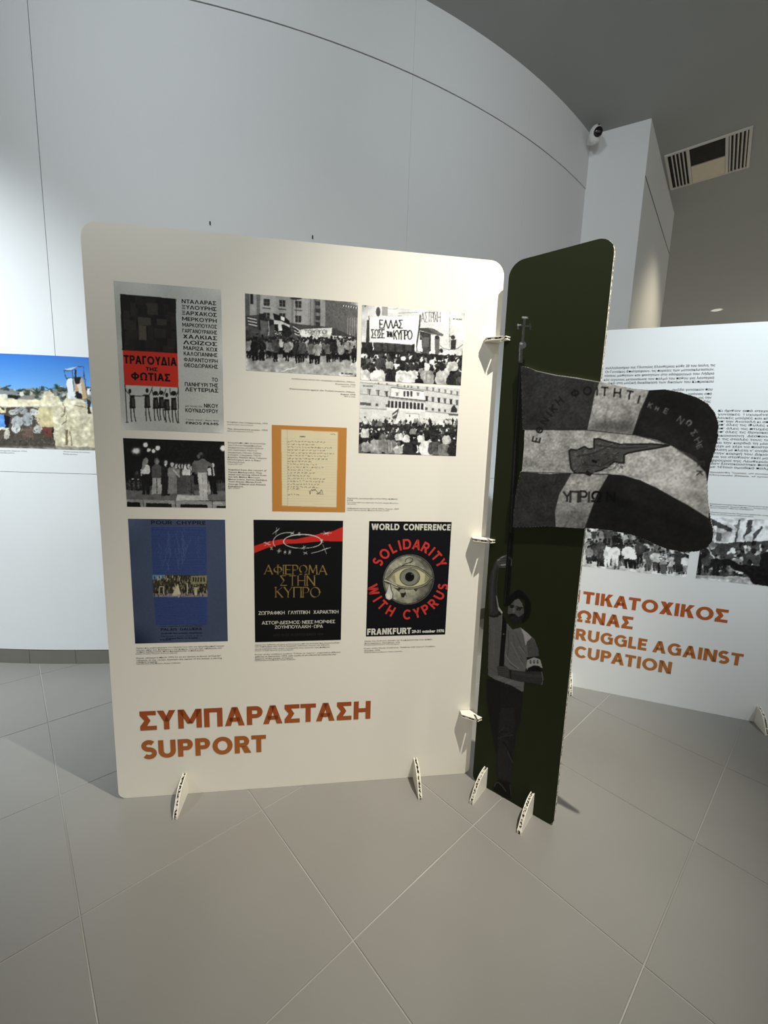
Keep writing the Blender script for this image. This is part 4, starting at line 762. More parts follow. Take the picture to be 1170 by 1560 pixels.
# shirt
a.zoom(735, 880, 100/867)
SH = [(88, 500), (150, 520), (215, 500), (265, 480), (330, 600), (400, 680), (500, 650), (590, 720), (690, 810), (740, 950), (745, 1050), (590, 1060), (580, 1180), (560, 1260), (545, 1500), (525, 1505), (400, 1430), (300, 1390), (180, 1350), (75, 1290), (75, 1100), (85, 750)]
mpoly(SH, 112); a.poly([(88, 500), (150, 520), (250, 500), (240, 900), (220, 1300), (75, 1290), (75, 1100), (85, 750)], 96, .9); a.poly([(300, 640), (560, 760), (590, 1000), (560, 1240), (350, 1150), (300, 900)], 104, .8)
a.poly([(590, 740), (680, 810), (735, 950), (740, 1045), (600, 1040), (585, 900)], 84, .95); a.poly([(500, 650), (600, 730), (650, 790), (590, 840), (570, 900), (545, 760)], 190, .85)
for p, w_, c in (([(340, 700), (350, 900), (330, 1040), (370, 1140), (450, 1200)], 12, 70), ([(310, 1020), (370, 1120), (480, 1200)], 12, 150), ([(460, 780), (520, 920), (580, 1010)], 10, 76), ([(400, 760), (430, 900), (540, 1080)], 10, 84), ([(480, 900), (560, 1000)], 9, 140), ([(420, 1000), (560, 1130)], 10, 80), ([(380, 850), (470, 1040), (560, 1200)], 9, 132), ([(100, 620), (110, 900)], 10, 84), ([(160, 640), (150, 1000)], 10, 112), ([(90, 1180), (200, 1260)], 10, 80), ([(200, 1340), (320, 1310)], 10, 130), ([(300, 1400), (420, 1350)], 10, 140), ([(420, 1440), (500, 1440)], 8, 76), ([(350, 600), (420, 670), (500, 660)], 10, 70)): a.line(p, w_, c, .75)
# raised arm
a.poly([(100, 480), (150, 505), (210, 490), (215, 515), (150, 528), (95, 512)], 20)
mpoly([(85, 490), (80, 300), (85, 200), (85, 60), (110, -60), (150, -180), (190, -260), (270, -300), (300, -250), (230, -160), (215, -60), (200, 120), (205, 300), (215, 480), (150, 508)], 58)
a.line([(120, 440), (130, 150), (150, -80), (210, -230)], 24, 74, .8); a.line([(185, 440), (170, 100), (200, -100)], 14, 40, .8)
mpoly([(180, 235), (195, 250), (225, 385), (275, 460), (260, 490), (210, 430)], 150); a.line([(215, 400), (265, 468)], 18, 200)
# forearm, hands
mpoly([(190, 1170), (290, 1150), (360, 1210), (480, 1230), (580, 1240), (790, 1220), (808, 1330), (790, 1420), (640, 1390), (480, 1370), (340, 1330), (210, 1290)], 54)
a.line([(400, 1250), (620, 1290), (780, 1300)], 40, 66, .7); a.line([(780, 1240), (800, 1340), (785, 1410)], 12, 112, .9); a.poly([(190, 1170), (290, 1150), (350, 1210), (350, 1310), (210, 1290)], 74, .9)
for y in (1195, 1222, 1250, 1276): a.line([(205, y), (300, y+6)], 5, 44)
a.line([(370, 1220), (375, 1330)], 14, 26)
# arm band
mpoly([(580, 1050), (740, 1035), (760, 1080), (590, 1100)], 20); mpoly([(590, 1085), (680, 1050), (765, 1080), (798, 1200), (740, 1170), (640, 1170), (580, 1220)], 172); mpoly([(600, 1190), (680, 1155), (750, 1165), (795, 1240), (590, 1230)], 18)
for x in (634, 682, 728): a.ell(x, 1110, 13, 26, 60); a.ell(x+4, 1106, 6, 14, 140)
# head
mell(440, 440, 108, 175, 92); a.poly([(330, 480), (350, 600), (420, 670), (500, 650), (540, 560), (545, 470), (480, 520), (440, 490), (380, 480)], 30, .9)
mpoly([(340, 330), (355, 240), (410, 190), (470, 150), (530, 180), (600, 250), (640, 330), (640, 440), (610, 550), (540, 600), (510, 590), (548, 500), (560, 400), (555, 300), (480, 270), (420, 300), (380, 350), (345, 380)], 18)
a.poly([(425, 300), (485, 275), (545, 300), (555, 380), (450, 390), (420, 350)], 112, .9); a.poly([(400, 400), (430, 390), (430, 470), (400, 480)], 108, .8)
a.ell(390, 385, 28, 17, 28); a.ell(480, 415, 32, 20, 30); a.line([(445, 380), (530, 400)], 14, 26); a.line([(360, 360), (415, 370)], 13, 26); a.ell(480, 418, 8, 7, 90)
a.poly([(370, 475), (430, 478), (450, 510), (400, 500), (350, 520)], 18); a.ell(400, 530, 26, 7, 48); a.poly([(470, 440), (530, 430), (520, 500), (480, 500)], 84, .7); a.line([(420, 400), (412, 465)], 12, 132, .7); a.ell(408, 470, 20, 9, 84)
# upper hand round the pole, then the pole end in front of shirt
a.zoom(690, 820, 210/697)
mpoly([(218, 120), (245, 95), (275, 78), (300, 110), (298, 138), (270, 152), (235, 150)], 84); a.ell(258, 134, 17, 8, 150); a.line([(228, 112), (262, 88)], 6, 150)
for i in range(4): a.line([(240, 104+i*13), (272, 100+i*13)], 3, 40)
a.line([(297, -20), (285, 90), (272, 250), (258, 480), (246, 640)], 24, 18); a.line([(290, 0), (277, 150), (262, 330)], 4, 42); a.line([(282, 95), (300, 110)], 9, 60); a.ell(257, 484, 4, 4, 110)
a.grain(3.5, 1)
BGa = np.array(BG, float)
a.build('flag_bearer_print', green)

# flag: its own cut-out board fixed on the green panel, reaching past the edge
FZ = (760, 540, 350/1170)
out = [(118, 62), (150, 66), (200, 86), (300, 107), (400, 120), (520, 142), (640, 167), (700, 178), (770, 183), (850, 180), (930, 195), (1010, 220), (1065, 252), (1100, 295), (1118, 350), (1114, 430), (1097, 500), (1077, 560), (1062, 640), (1066, 740), (1078, 830), (1092, 890), (1088, 945), (1060, 983), (1010, 1001), (940, 1003), (860, 990), (800, 966), (740, 938), (680, 917), (600, 900), (520, 888), (448, 882), (430, 884), (300, 876), (230, 874), (160, 878), (76, 878), (80, 800), (92, 700), (112, 600), (124, 590), (132, 480), (136, 385), (126, 380), (120, 200)]
xy = np.array(out, float); uv = G.uv(FZ[0]+xy[:, 0]*FZ[2], FZ[1]+xy[:, 1]*FZ[2]); FT = .008
# shift for the board's own thickness in front of the panel is negligible at this distance
fl = pyd('flag_cutout', *prism([tuple(q) for q in uv], -FT, -.0008, 'y'), [M_EDGE], green)
ctr = uv.mean(0)
a = Art(G, None, pitch=.0021, bg=(62, 61, 59), box=(uv[:, 0].min()-.004, uv[:, 0].max()+.004, uv[:, 1].min()-.004, uv[:, 1].max()+.004)); a.zoom(*FZ); a.m[:] = 0; a.mask(out)
LT = 208; DK = 36
a.poly([(60, 40), (520, 130), (505, 160), (455, 385), (300, 385), (120, 390)], 62)
a.poly([(515, 140), (770, 180), (720, 290), (680, 412), (560, 395), (452, 385), (475, 280), (490, 200)], LT-14)
a.poly([(770, 175), (1200, 150), (1200, 1100), (1050, 800), (1060, 620), (1000, 520), (870, 462), (780, 430), (683, 410), (730, 290)], DK)
a.poly([(50, 600), (370, 600), (330, 690), (290, 790), (290, 875), (60, 900)], 58)
a.poly([(370, 605), (562, 612), (520, 680), (480, 780), (440, 886), (295, 880), (286, 800), (310, 710)], LT-40)
a.poly([(562, 612), (640, 615), (720, 640), (800, 675), (880, 720), (960, 765), (1040, 815), (1066, 830), (1110, 1020), (440, 1010), (455, 850), (500, 720)], DK)
a.poly([(130, 384), (300, 386), (450, 386), (600, 398), (700, 412), (800, 436), (880, 464), (940, 500), (1000, 545), (1050, 600), (1070, 700), (1072, 760), (1066, 832), (1040, 815), (960, 765), (880, 720), (800, 675), (720, 640), (640, 615), (562, 608), (370, 604), (250, 608), (118, 596)], LT)
# folds and cloth grain
def shade(pts, d, k):
    m = np.zeros((a.h, a.w)); a._fill(a.T(pts), 1., tgt=m); m = smooth(smooth(m, k), k); a.a *= (1+d*m)[..., None]
shade([(340, 380), (400, 390), (380, 470), (360, 600), (290, 600), (330, 480)], -.22, 16); shade([(130, 385), (300, 385), (280, 600), (120, 600)], -.12, 14); shade([(480, 340), (690, 330), (680, 410), (450, 385)], -.45, 12); shade([(640, 370), (700, 300), (700, 410)], -.2, 10)
shade([(290, 790), (450, 790), (440, 890), (290, 880)], -.22, 12); shade([(340, 620), (540, 620), (500, 690), (330, 700)], .18, 12); shade([(680, 480), (1000, 540), (980, 700), (700, 600)], .10, 26); shade([(950, 600), (1050, 640), (1070, 840), (960, 760)], -.18, 18)
shade([(120, 60), (170, 70), (240, 380), (130, 380)], -.15, 16); shade([(520, 640), (1060, 860), (1060, 1000), (800, 960), (500, 840)], -.25, 30); shade([(560, 640), (760, 740), (900, 880), (760, 860)], .35, 22); shade([(780, 190), (960, 220), (1080, 340), (980, 360), (800, 260)], -.35, 24); shade([(720, 330), (900, 430), (1000, 520), (740, 400)], .3, 16)
for i in range(5): shade([(560+i*90, 700+i*30), (700+i*90, 790+i*34), (690+i*90, 800+i*34), (550+i*90, 720+i*30)], -.35, 8)
a.a *= (1+a.blobs(.07, 2)+a.blobs(.06, 10))[..., None]
# seams
for p in ([(452, 385), (475, 280), (490, 200), (515, 140)], [(770, 180), (730, 290), (683, 410)], [(130, 384), (450, 386), (700, 412), (880, 464), (1000, 545)], [(118, 598), (370, 604), (562, 610), (720, 640), (960, 765), (1060, 828)], [(372, 606), (310, 710), (288, 800), (292, 878)], [(562, 612), (500, 720), (440, 886)]): a.line(p, 5, 38, .65)
# island
isl = [(362, 492), (372, 484), (400, 488), (440, 470), (462, 482), (488, 478), (488, 432), (512, 430), (560, 444), (620, 458), (700, 458), (780, 456), (868, 464), (800, 478), (720, 490), (660, 502), (640, 512), (640, 552), (620, 552), (590, 545), (560, 570), (520, 590), (480, 600), (462, 614), (440, 604), (390, 602), (372, 580), (366, 540)]
a.poly(isl, 92); a.line(isl+isl[:1], 9, 42)
for i in range(330):
    x, y = R(372, 640), R(445, 600)
    if x > 480 or y > 490: a.line([(x, y), (x+R(-16, 16), y+R(-10, 10))], R(2, 7), R(36, 165), .55)
a.line([(400, 520), (480, 505), (560, 470), (640, 480), (760, 470)], 8, 56, .7); a.line([(480, 540), (500, 548)], 12, 20); a.line([(452, 596), (470, 612)], 14, 34); a.line([(500, 460), (600, 478), (700, 472)], 5, 60); a.line([(430, 560), (520, 570), (600, 530)], 6, 64)
shade([(470, 500), (640, 500), (560, 570), (400, 590)], -.15, 8)
# lettering on the flag
def fl_text(items, h, wd, col, al=.85):
    for ch, x, y, r, hh in items:
        gw, pl = GL[ch]; c, s_ = math.cos(math.radians(r)), math.sin(math.radians(r)); H_ = h*hh
        for p in pl: a.line([(x+(px_-gw/2)*H_*c*1.15-(py_-.5)*H_*s_, y+(px_-gw/2)*H_*s_*1.15+(py_-.5)*H_*c) for px_, py_ in p], wd, col, al)
fl_text([('Ε', 196, 434, -78, 1), ('Θ', 212, 386, -68, .8), ('Ν', 238, 340, -58, .9), ('Ι', 262, 305, -52, .9), ('Κ', 282, 278, -46, .9), ('Η', 312, 238, -38, .9)], 36, 8, 30)
fl_text([('Φ', 392, 200, -14, 1), ('Ο', 455, 188, -4, 1), ('Ι', 505, 190, 2, 1), ('Τ', 542, 192, 3, 1.1), ('Η', 606, 198, 6, 1.1), ('Τ', 668, 210, 10, 1.05), ('Ι', 716, 232, 16, 1)], 38, 9, 28)
fl_text([('Κ', 772, 262, 22, .7), ('Η', 806, 278, 24, .5), ('Ε', 852, 290, 26, .7), ('Ν', 925, 336, 38, .9), ('Ω', 968, 350, 44, .7), ('Σ', 994, 400, 52, .8), ('Η', 1014, 440, 58, .9), ('Ε', 1020, 470, 66, .7)], 34, 7, 150, .55)
fl_text([('Ε', 1028, 556, 86, 1.0), ('Κ', 1022, 604, 92, .9)], 32, 8, 60)
fl_text([('Υ', 352, 722, 0, 1), ('Π', 388, 724, 2, 1.15), ('Ρ', 434, 722, 2, 1.15), ('Ι', 464, 724, 2, 1.1)], 46, 11, 44); fl_text([('Ω', 500, 722, 4, 1.05), ('Ν', 572, 724, 4, 1.0)], 46, 11, 8)
a.line([(195, 84), (290, 106), (400, 122), (520, 142)], 7, 210, .9)  # lit upper edge of the cut-out, highlight painted into the print
a.build('flag_print', green, off=FT+.0006)
fl['label'] = 'cut-out waving flag with an island emblem, reaching past the right edge'

# ------------------------------------------------------------------ the white panel at right
Lz = Lines(N, (860, 860, 310/1170))
for s_, x0, y0, x1, y1, c in (('ΤΙΚΑΤΟΧΙΚΟΣ', 103, 221, 935, 337, 73), ('ΑΝ', -76, 197, 84, 219, 73), ('ΩΝΑΣ', 70, 329, 390, 371, 70), ('ΑΓ', -70, 308, 52, 326, 70), ('RUGGLE AGAINST', 62, 430, 1020, 585, 68), ('ST', -44, 412, 50, 428, 68), ('CUPATION', 56, 526, 610, 634, 68), ('OC', -76, 500, 46, 522, 68)): Lz.add(s_, x0, y0, x1, y1, c, .047)
Lz.build('title_lettering', grad_mat('rust_gradient_ink', (176, 88, 40), (176, 112, 56), .28, .55), second)
zz = (860, 500, 310/1170)
caption(N, zz, [('συλλαλητήριο της Πλατείας Ελευθερίας κάθε 20 του Ιούλη, τις', 236, 236, 866, 218, 13), ('Οι Γυναίκες Επιστρέφουν, τις πορείες των μοτοσικλετιστών,', 234, 258, 860, 242, 13), ('τάσεις μαθητών και φοιτητών στο οδόφραγμα του Λήδρα', 228, 280, 860, 266, 13), ('κός αγώνας μετουσίωσε τον παλμό του πόθου για λευτεριά', 226, 303, 860, 290, 13), ('τικά στη μαζική διεκδίκηση των δικαίων του Κυπριακού', 250, 322, 856, 312, 13), ('ομάδα γυναικών που', 620, 360, 850, 357, 13), ('χρόνιος από', 710, 384, 846, 382, 13), ('εις την', 770, 406, 844, 404, 13), ('ξής', 800, 428, 840, 427, 13)], second, m=M_CAP, bold=.006)
zz = (1070, 610, 100/821)
rows = [('Κι ήρθαν από στεριές', 200, 132, 900), ('γυναίκες ψυχωμένες', 196, 178, 860), ('λευκές μαύρες και κίτρινες', 185, 222, 1010), ('απ’ την Ανατολή κι από τη Δύση', 190, 266, 1120), ('απ’ όλες τις Φυλές και', 185, 310, 900), ('απ’ όλες τις πτυχές της', 180, 356, 960), ('απ’ όλες τις Θρησκείες', 174, 400, 900), ('Δικαιοσύνη  Δέσποινα', 166, 446, 870), ('με τις στολές τους τις', 160, 490, 850), ('και την καρδιά τη μία.', 152, 536, 830), ('χέρι με χέρι να πιαστούν', 150, 580, 890), ('πλάτη με πλάτη ν’ ανεβούν', 138, 626, 900), ('στην κορφή του Δίκιου', 128, 670, 850), ('και να σταθούν εκεί μαζί', 118, 714, 880), ('φρουροί της Λευθεριάς', 110, 760, 840), ('Δεν ξανακούστηκε ποτέ', 104, 800, 830), ('με τέτοιο ομαδικό παλμό', 98, 842, 880)]
caption(N, zz, [(s_, x0, y, x1, y+(x1-x0)*.03, 26) for s_, x0, y, x1 in rows]+[('Χρυσάνθη Ζιτσαία, «Η συναυλία»', 90, 908, 930, 932, 18), ('Chrysanthi Zitsaia, «I synavlia»', 86, 940, 930, 966, 18)], second, m=M_CAP, bold=.009)
caption(N, zz, [('Διαμαρτυρία γυναικών στην Πράσινη Γραμμή, κατά της κατοχής', 90, 1302, 900, 1340, 14), ('Φωτογραφικό Αρχείο Κύπρου, Λευκωσία 1987', 92, 1328, 900, 1362, 12), ('Αρχείο Γραφείου Τύπου και Πληροφοριών', 96, 1350, 640, 1368, 12), ('Women’s protest at the Green Line against the occupation', 90, 1408, 900, 1444, 14), ('Press and Information Office archive', 96, 1432, 640, 1452, 12)], second, m=M_CAP, bold=.0)
# left crowd photograph
a = Art(N, None, pitch=.0032, bg=(186, 186, 186), box=(-.14, *(N.uv(np.array([1048.]), np.array([860.]))[0][:1]), N.uv(np.array([965.]), np.array([871.]))[0][1], N.uv(np.array([893.]), np.array([790.]))[0][1])); a.zoom(860, 500, 310/1170)
a.poly([(60, 1100), (720, 1150), (720, 1310), (200, 1290), (100, 1260)], 70, .8); a.poly([(-200, 1100), (120, 1150), (210, 1330), (250, 1420), (-200, 1420)], 190); a.a += a.blobs(7, 16)[..., None]
for i in range(150):
    f = i/150; x = R(130, 715); y = 1190+f*150+(x-130)*.09; person(a, x, y+30, R(95, 125), random.choice((24, 40, 60, 90, 130, 175)), random.choice((24, 40, 80)), R(60, 110), R(14, 40), .46)
for x, y, s_, c, l_ in ((245, 1370, 135, 215, 205), (290, 1365, 125, 225, 190), (205, 1330, 120, 70, 60), (362, 1375, 140, 220, 22), (392, 1378, 130, 235, 26), (430, 1350, 130, 60, 30), (482, 1385, 120, 90, 90), (565, 1405, 130, 150, 80), (520, 1385, 110, 180, 60), (655, 1400, 130, 50, 40), (690, 1400, 100, 210, 120), (170, 1210, 110, 200, 60)): person(a, x, y, s_, c, l_, 90, 26, .5)
for i in range(60): a.ell(R(540, 592), R(1290, 1340), 4, 3, random.choice((40, 235)), n=6)
a.photo(0); a.grain(5, 1); a.build('march_photograph', second)
# right crowd photograph
q = N.uv(np.array([1060., 1082.6, 1147.]), np.array([880., 786., 892.]))
a = Art(N, None, pitch=.0032, bg=(204, 204, 204), box=(q[0, 0], 1.16, (q[0, 1]+q[2, 1])/2, q[1, 1])); a.zoom(880, 790, 290/1170)
a.poly([(820, 0), (950, 60), (945, 90), (900, 80), (820, 40)], 60); a.poly([(835, 45), (945, 85), (925, 140), (830, 150)], 170); a.line([(850, 50), (845, 140)], 12, 220); a.poly([(850, 80), (885, 90), (880, 140), (848, 138)], 90)
for p in ([(995, 10), (965, 160)], [(1060, 10), (1020, 120)], [(1130, 50), (1080, 120)]): a.line(p, 12, 70)
a.poly([(960, 40), (1000, 30), (985, 80)], 110); a.poly([(1040, 10), (1080, 5), (1060, 80), (1030, 110)], 70); a.poly([(1080, 90), (1130, 50), (1125, 80), (1075, 135)], 66)
a.poly([(740, 190), (840, 150), (1500, 120), (1500, 400), (720, 360)], 60)
for i in range(230): x, y = R(735, 1500), R(150, 330); a.ell(x, y, R(8, 22), R(8, 26), random.choice((16, 26, 40, 70, 110, 170, 215)), .9, n=9)
for x, y, s_, c in ((740, 350, 150, 26), (850, 370, 150, 24), (980, 380, 160, 130), (1000, 385, 120, 190), (790, 330, 110, 60), (900, 330, 100, 20)): person(a, x, y, s_, c, 24, 90, 20, .5)
a.poly([(720, 345), (960, 350), (1500, 400), (1500, 460), (720, 440)], 178, .8); a.line([(795, 170), (838, 240)], 7, 190)
a.poly([(880, 250), (930, 245), (1000, 280), (1120, 290), (1120, 220), (1160, 200), (1500, 190), (1500, 460), (1080, 400), (1040, 340), (960, 310)], 18)
a.photo(0); a.grain(5, 1); a.build('rally_photograph', second)

# ------------------------------------------------------------------ photograph pasted on the bowed wall
wp = empty('wall_photograph', (CX, CY, 0), 0, label='colour photograph of a ruined mud-brick wall under blue sky pasted on the curved wall', category='photograph')
a = Art(D, None, pitch=.0036, bg=(70, 140, 220), box=(-.75, .93, 1.398, 1.943)); a.zoom(0, 500, 200/1170)
Y = np.linspace(0, 1, a.h)[:, None, None]; t_ = np.clip(Y/.62, 0, 1); a.a = (1-t_)*np.array([56, 118, 202.])+t_*np.array([150, 202, 236.])+np.zeros_like(a.a)
m_ = a.blobs(1, 20); a.a += (np.clip(m_, 0, 2)*t_[..., 0]**3*12)[..., None]
a.poly([(-500, 530), (200, 540), (300, 530), (420, 545), (1400, 560), (1400, 660), (-500, 660)], (120, 124, 122))
for i in range(170): x = R(-500, 1300); y = R(530, 620); a.ell(x, y, R(8, 34), R(8, 26), random.choice(((52, 62, 48), (74, 80, 66), (40, 48, 40), (150, 150, 140), (196, 196, 190))), .8, n=8)
for cx_, cy_, s_ in ((330, 560, 1.2), (180, 545, .7), (505, 520, .9), (570, 540, .8)):
    for k_ in range(26): d = R(3.3, 6.2); l = R(20, 58)*s_; a.line([(cx_, cy_+20), (cx_+l*math.cos(d), cy_+20+l*math.sin(d)*.9)], 5, (44, 54, 44), .8)
a.poly([(-500, 545), (0, 540), (160, 585), (150, 605), (-500, 590)], (130, 136, 134)); a.poly([(-60, 590), (60, 590), (60, 625), (-60, 625)], (210, 206, 190)); a.poly([(65, 590), (160, 600), (160, 622), (65, 620)], (38, 36, 34)); a.line([(0, 540), (90, 508)], 9, (60, 64, 60)); a.poly([(180, 600), (300, 590), (310, 630), (170, 628)], (140, 140, 132))
a.poly([(175, 565), (205, 570), (205, 600), (175, 600)], (214, 210, 196)); a.line([(390, 520), (440, 545), (400, 560)], 6, (60, 60, 52))
MUD = (210, 202, 174)
a.poly([(-500, 620), (0, 622), (150, 628), (350, 635), (392, 600), (390, 555), (440, 550), (480, 600), (510, 600), (550, 655), (585, 620), (600, 560), (640, 600), (680, 625), (740, 640), (790, 700), (1400, 720), (1400, 1100), (-500, 1060)], MUD)
Z_ = a.blobs(9, 5)+a.blobs(6, 2); sel = (np.abs(a.a-np.array(MUD)).sum(-1) < 3); a.a[sel] += Z_[sel][:, None]
for i in range(420):
    x, y = R(350, 860), R(600, 1060); c = random.choice(((180, 160, 120), (196, 178, 138), (150, 132, 98), (236, 224, 190))); a.line([(x, y), (x+R(-16, 16), y+R(-3, 3))], R(2, 6), c, .6)
for p in ([(555, 660), (575, 700), (570, 770), (545, 776)], [(590, 780), (585, 830), (545, 850)], [(420, 760), (420, 830)], [(650, 690), (760, 700)], [(600, 900), (598, 1040)], [(620, 910), (640, 1040)]): a.line(p, 6, (90, 74, 52), .9)
a.poly([(575, 890), (600, 905), (600, 1040), (585, 1040)], (120, 104, 80)); a.poly([(390, 640), (-500, 630), (-500, 690), (410, 685)], (226, 216, 182)); a.line([(-500, 690), (410, 682)], 9, (240, 234, 210))
a.poly([(-500, 700), (350, 700), (300, 770), (370, 900), (480, 940), (490, 1060), (-500, 1060)], (78, 70, 62))
a.poly([(345, 705), (470, 720), (480, 880), (370, 870), (310, 780)], (206, 194, 150)); a.poly([(372, 872), (470, 880), (470, 970), (400, 960)], (112, 66, 58)); a.line([(468, 880), (470, 965)], 12, (30, 24, 24))
a.poly([(-30, 760), (30, 765), (50, 890), (-30, 900)], (92, 142, 206)); a.poly([(30, 765), (100, 790), (70, 880), (48, 890)], (22, 24, 34)); a.poly([(-60, 705), (50, 705), (45, 750), (-60, 750)], (220, 208, 170)); a.ell(20, 715, 14, 12, (60, 54, 46))
for x, y, rx, ry, c in ((120, 745, 46, 26, (176, 176, 170)), (200, 730, 44, 30, (140, 142, 142)), (300, 745, 42, 30, (206, 206, 200)), (150, 830, 50, 50, (170, 174, 174)), (240, 810, 52, 60, (158, 162, 162)), (330, 900, 40, 36, (186, 184, 178)), (140, 890, 40, 40, (196, 198, 196)), (60, 940, 28, 44, (190, 184, 170)), (20, 890, 60, 12, (220, 216, 206))): a.ell(x, y, rx, ry, c)
for i in range(90): x, y = R(90, 350), R(700, 920); a.line([(x, y), (x+R(-18, 18), y+R(4, 18))], R(3, 8), random.choice(((60, 60, 58), (110, 112, 112), (206, 208, 206), (40, 40, 40))), .7)
a.poly([(200, 890), (290, 890), (300, 990), (200, 990)], (104, 86, 76))
for i in range(260): x, y = R(-480, 480), R(920, 1060); a.line([(x, y), (x+R(-14, 14), y+R(-16, 4))], R(3, 7), random.choice(((50, 62, 44), (70, 84, 60), (96, 90, 78), (34, 36, 32), (140, 130, 116))), .7)
a.poly([(590, 450), (640, 440), (665, 560), (670, 630), (600, 625)], (226, 228, 232)); a.poly([(650, 440), (730, 432), (760, 560), (775, 620), (700, 630), (670, 560)], (190, 160, 120)); a.poly([(655, 440), (725, 432), (700, 500), (670, 490)], (24, 26, 34)); a.poly([(670, 560), (725, 560), (722, 628), (680, 628)], (26, 26, 30)); a.poly([(680, 510), (720, 480), (735, 590), (700, 570)], (214, 208, 200))
for p in ([(566, 376), (640, 376), (690, 338), (745, 348)], [(566, 376), (588, 450)], [(645, 380), (655, 560)], [(742, 348), (756, 500), (772, 590)], [(588, 446), (735, 436)]): a.line(p, 6, (60, 70, 88))
a.line([(668, 375), (675, 440)], 14, (30, 34, 44)); a.poly([(570, 370), (640, 372), (690, 338), (660, 345), (600, 355)], (206, 214, 224), .8)
a.poly([(770, 620), (800, 650), (805, 760), (780, 760)], (50, 44, 38)); a.poly([(770, 530), (800, 530), (800, 590), (775, 590)], (236, 236, 236)); a.poly([(-500, 1040), (480, 1045), (1400, 1075), (1400, 1130), (-500, 1090)], (112, 112, 108), .6)
a.poly([(800, 800), (1400, 800), (1400, 1060), (800, 1060)], (196, 186, 156), .8)
a.warp(.9, 4); a.warp(.4, 1); a.a *= (1+(a.blobs(.05, 3)+a.blobs(.035, 8))*(np.linspace(0, 1, a.h)[:, None] > .42))[..., None]
o = a.build('print', None, off=.0012); o.parent = wp; o.matrix_parent_inverse = Matrix.Translation((-CX, -CY, 0))
t = Lines(D, (0, 500, 200/1170)); t.add('Ruins of houses in the village, Famagusta district 1974', -330, 1086, 240, 1097, 8, 0).add('Φωτογραφικό αρχείο, Λευκωσία', -330, 1102, 130, 1114, 8, 0).add('House ruined by the invasion', 568, 1100, 800, 1112, 8, 0).add('Photo archive', 566, 1122, 690, 1130, 8, 0)
o = t.build('caption', M_GREYINK, None, off=.0016); o.parent = wp; o.matrix_parent_inverse = Matrix.Translation((-CX, -CY, 0))

# ------------------------------------------------------------------ ceiling fittings
def smooth_obj(o):
    for p in o.data.polygons: p.use_smooth = True
def lathe(prof, n=28):
    V, Fc = [], []
    for r, z in prof: V += [(r*math.cos(2*math.pi*i/n), r*math.sin(2*math.pi*i/n), z) for i in range(n)]
    for k_ in range(len(prof)-1):
        for i in range(n): Fc.append([k_*n+i, k_*n+(i+1) % n, (k_+1)*n+(i+1) % n, (k_+1)*n+i])
    Fc += [list(range(n))[::-1], list(range((len(prof)-1)*n, len(prof)*n))]; return V, Fc
# square air diffuser
c4 = np.array([(2.539, 4.425), (3.022, 4.024), (3.444, 4.527), (2.942, 4.907)]); cc_ = c4.mean(0); dv_ = (c4[1]-c4[0]+c4[2]-c4[3]); az = math.atan2(dv_[1], dv_[0]); S = .318
vent = empty('ceiling_vent', (cc_[0], cc_[1], CEIL), az, label='square white air vent in the grey ceiling with slats round a cream plate', category='air vent')
def vb(*b): return box(*b)
fr = join(vb(-S, S, -S, -S+.022, -.012, 0), vb(-S, S, S-.022, S, -.012, 0), vb(-S, -S+.022, -S+.022, S-.022, -.012, 0), vb(S-.022, S, -S+.022, S-.022, -.012, 0)); pyd('frame', *fr, M_VENT, vent)
pyd('backing', *vb(-S+.02, S-.02, -S+.02, S-.02, -.002, -.0005), M_VDARK, vent)
X0, X1 = -S+.30*2*S-.03, S-.27*2*S
def slat(x, w_=.011):
    vs, fs = prism([(x-w_*.9, -.004), (x-w_*.2, -.014), (x+w_*.5, -.014), (x-w_*.2, -.004)], -S+.022, S-.022, 'y'); return vs, fs
for x in (-.272, -.243, -.214, -.185, -.156): pyd('slat', *slat(x+.01), M_VENT, vent)
for x in (.170, .198, .226, .254, .282): pyd('slat', *slat(x), M_VENT, vent)
pyd('divider', *vb(-.150, -.128, -S+.022, S-.022, -.013, -.002), M_VENT, vent); pyd('divider', *vb(.135, .157, -S+.022, S-.022, -.013, -.002), M_VENT, vent)
pyd('centre_plate', *vb(-.126, .133, .0, S-.024, -.011, -.003), M_CARD, vent, label='cream plate filling the lower half of the vent centre')
lv = [vb(-.127, .134, -S+.026+i*.0195, -S+.0315+i*.0195, -.010, -.003) for i in range(15)]
for l in lv: pyd('louvre', *l, mat_l if 'mat_l' in globals() else (mat_l := mat('dark_grey_louvre', (62, 60, 56), .5)), vent)
# ceiling downlight
dl = empty('downlight', (6.197, 8.451, CEIL), 0, label='small round recessed downlight glowing faintly in the far ceiling', category='light')
o = pyd('trim_ring', *lathe([(.10, 0), (.10, -.006), (.085, -.008), (.078, -.004)]), M_PLASTIC, dl); o = pyd('lens', *lathe([(.079, -.0045), (.06, -.006), (.02, -.0068)]), M_LAMP, dl)
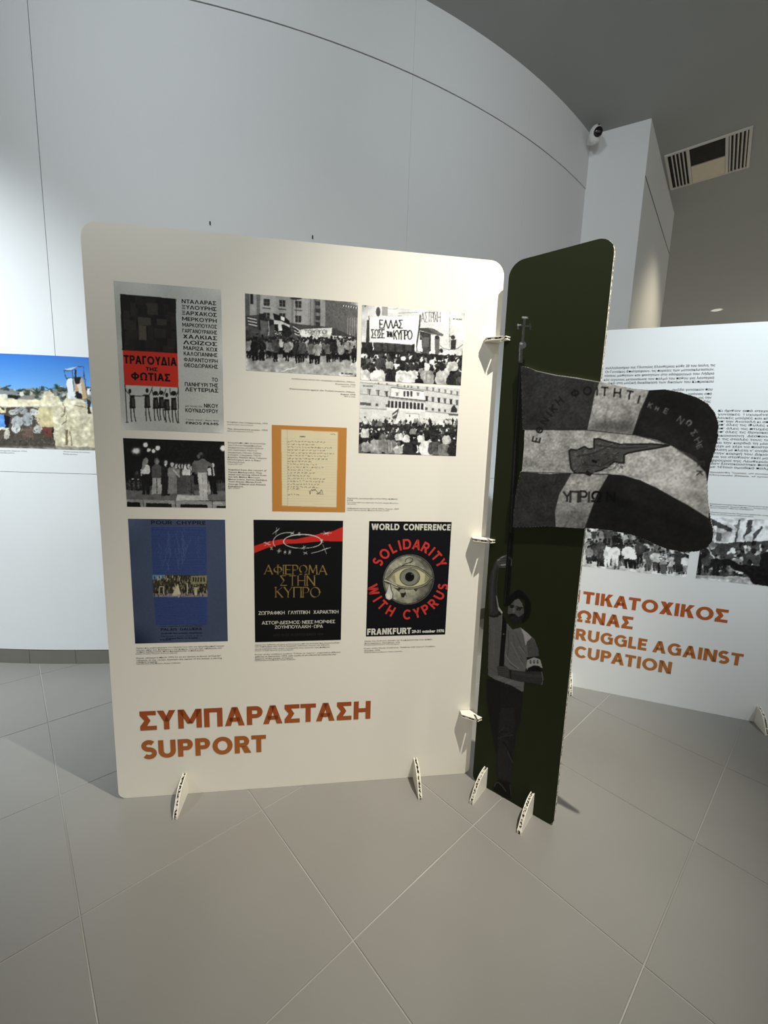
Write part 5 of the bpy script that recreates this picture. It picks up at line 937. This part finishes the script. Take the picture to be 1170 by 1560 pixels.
# dome camera
q = ray(907., 205.); yb = 4.03; t_ = (yb)/q[1]; pc = EYE+q*t_
cm = empty('security_camera', (float(pc[0]), float(pc[1]), float(pc[2])), 0, label='small white dome security camera where the curved wall meets the pier and ceiling', category='camera')
def sphere(r, n=20, m_=12, sc=(1, 1, 1), z0=-1, z1=1):
    prof = []
    for i in range(m_+1): zz_ = z0+(z1-z0)*i/m_; prof.append((max(r*math.sqrt(max(0, 1-zz_*zz_)), .0004), r*zz_))
    V, Fc = lathe(prof, n); return [(x*sc[0], y*sc[1], z*sc[2]) for x, y, z in V], Fc
o = pyd('housing', *sphere(.064, sc=(.8, .9, 1.12)), M_PLASTIC, cm); smooth_obj(o)
V, Fc = lathe([(.036, 0), (.036, .012), (.033, .018), (.02, .024), (.004, .026)], 20); Mx = Vector((.02, -.93, -.36)).to_track_quat('Z', 'Y').to_matrix(); ofs = Vector((-.001, -.047, -.012))
o = pyd('lens_window', [tuple(Mx @ Vector(v)+ofs) for v in V], Fc, M_LENS, cm); smooth_obj(o)
V, Fc = lathe([(.006, 0), (.006, .003), (.002, .004)], 10); ofs = Vector((.0, -.052, .042)); pyd('status_lamp', [tuple(Mx @ Vector(v)+ofs) for v in V], Fc, M_LENS, cm)
pyd('wall_bracket', *box(-.03, .03, .0, .085, -.028, .03), M_PLASTIC, cm)
# small dark hooks left in the wall joint above the panel
for i, (x, y) in enumerate(((320., 340.), (476., 361.))):
    u_, z_ = D.uv(np.array([x]), np.array([y]))[0]; t0 = u_/CR
    r = empty('wall_hook', (CX+(CR+.001)*math.sin(t0), CY-(CR+.001)*math.cos(t0), z_), t0, label=('tiny dark hook on the curved wall, the left one above the white panel', 'tiny dark hook on the curved wall, the right one above the white panel')[i], category='hook')
    pyd('plate', *box(-.003, .003, -.003, 0, -.010, .009), M_VDARK, r); pyd('peg', *prism([(-.006, -.006), (-.008, -.006), (-.008, -.011), (.0, -.011), (.0, -.009), (-.006, -.009)], -.002, .002, 'x'), M_VDARK, r)
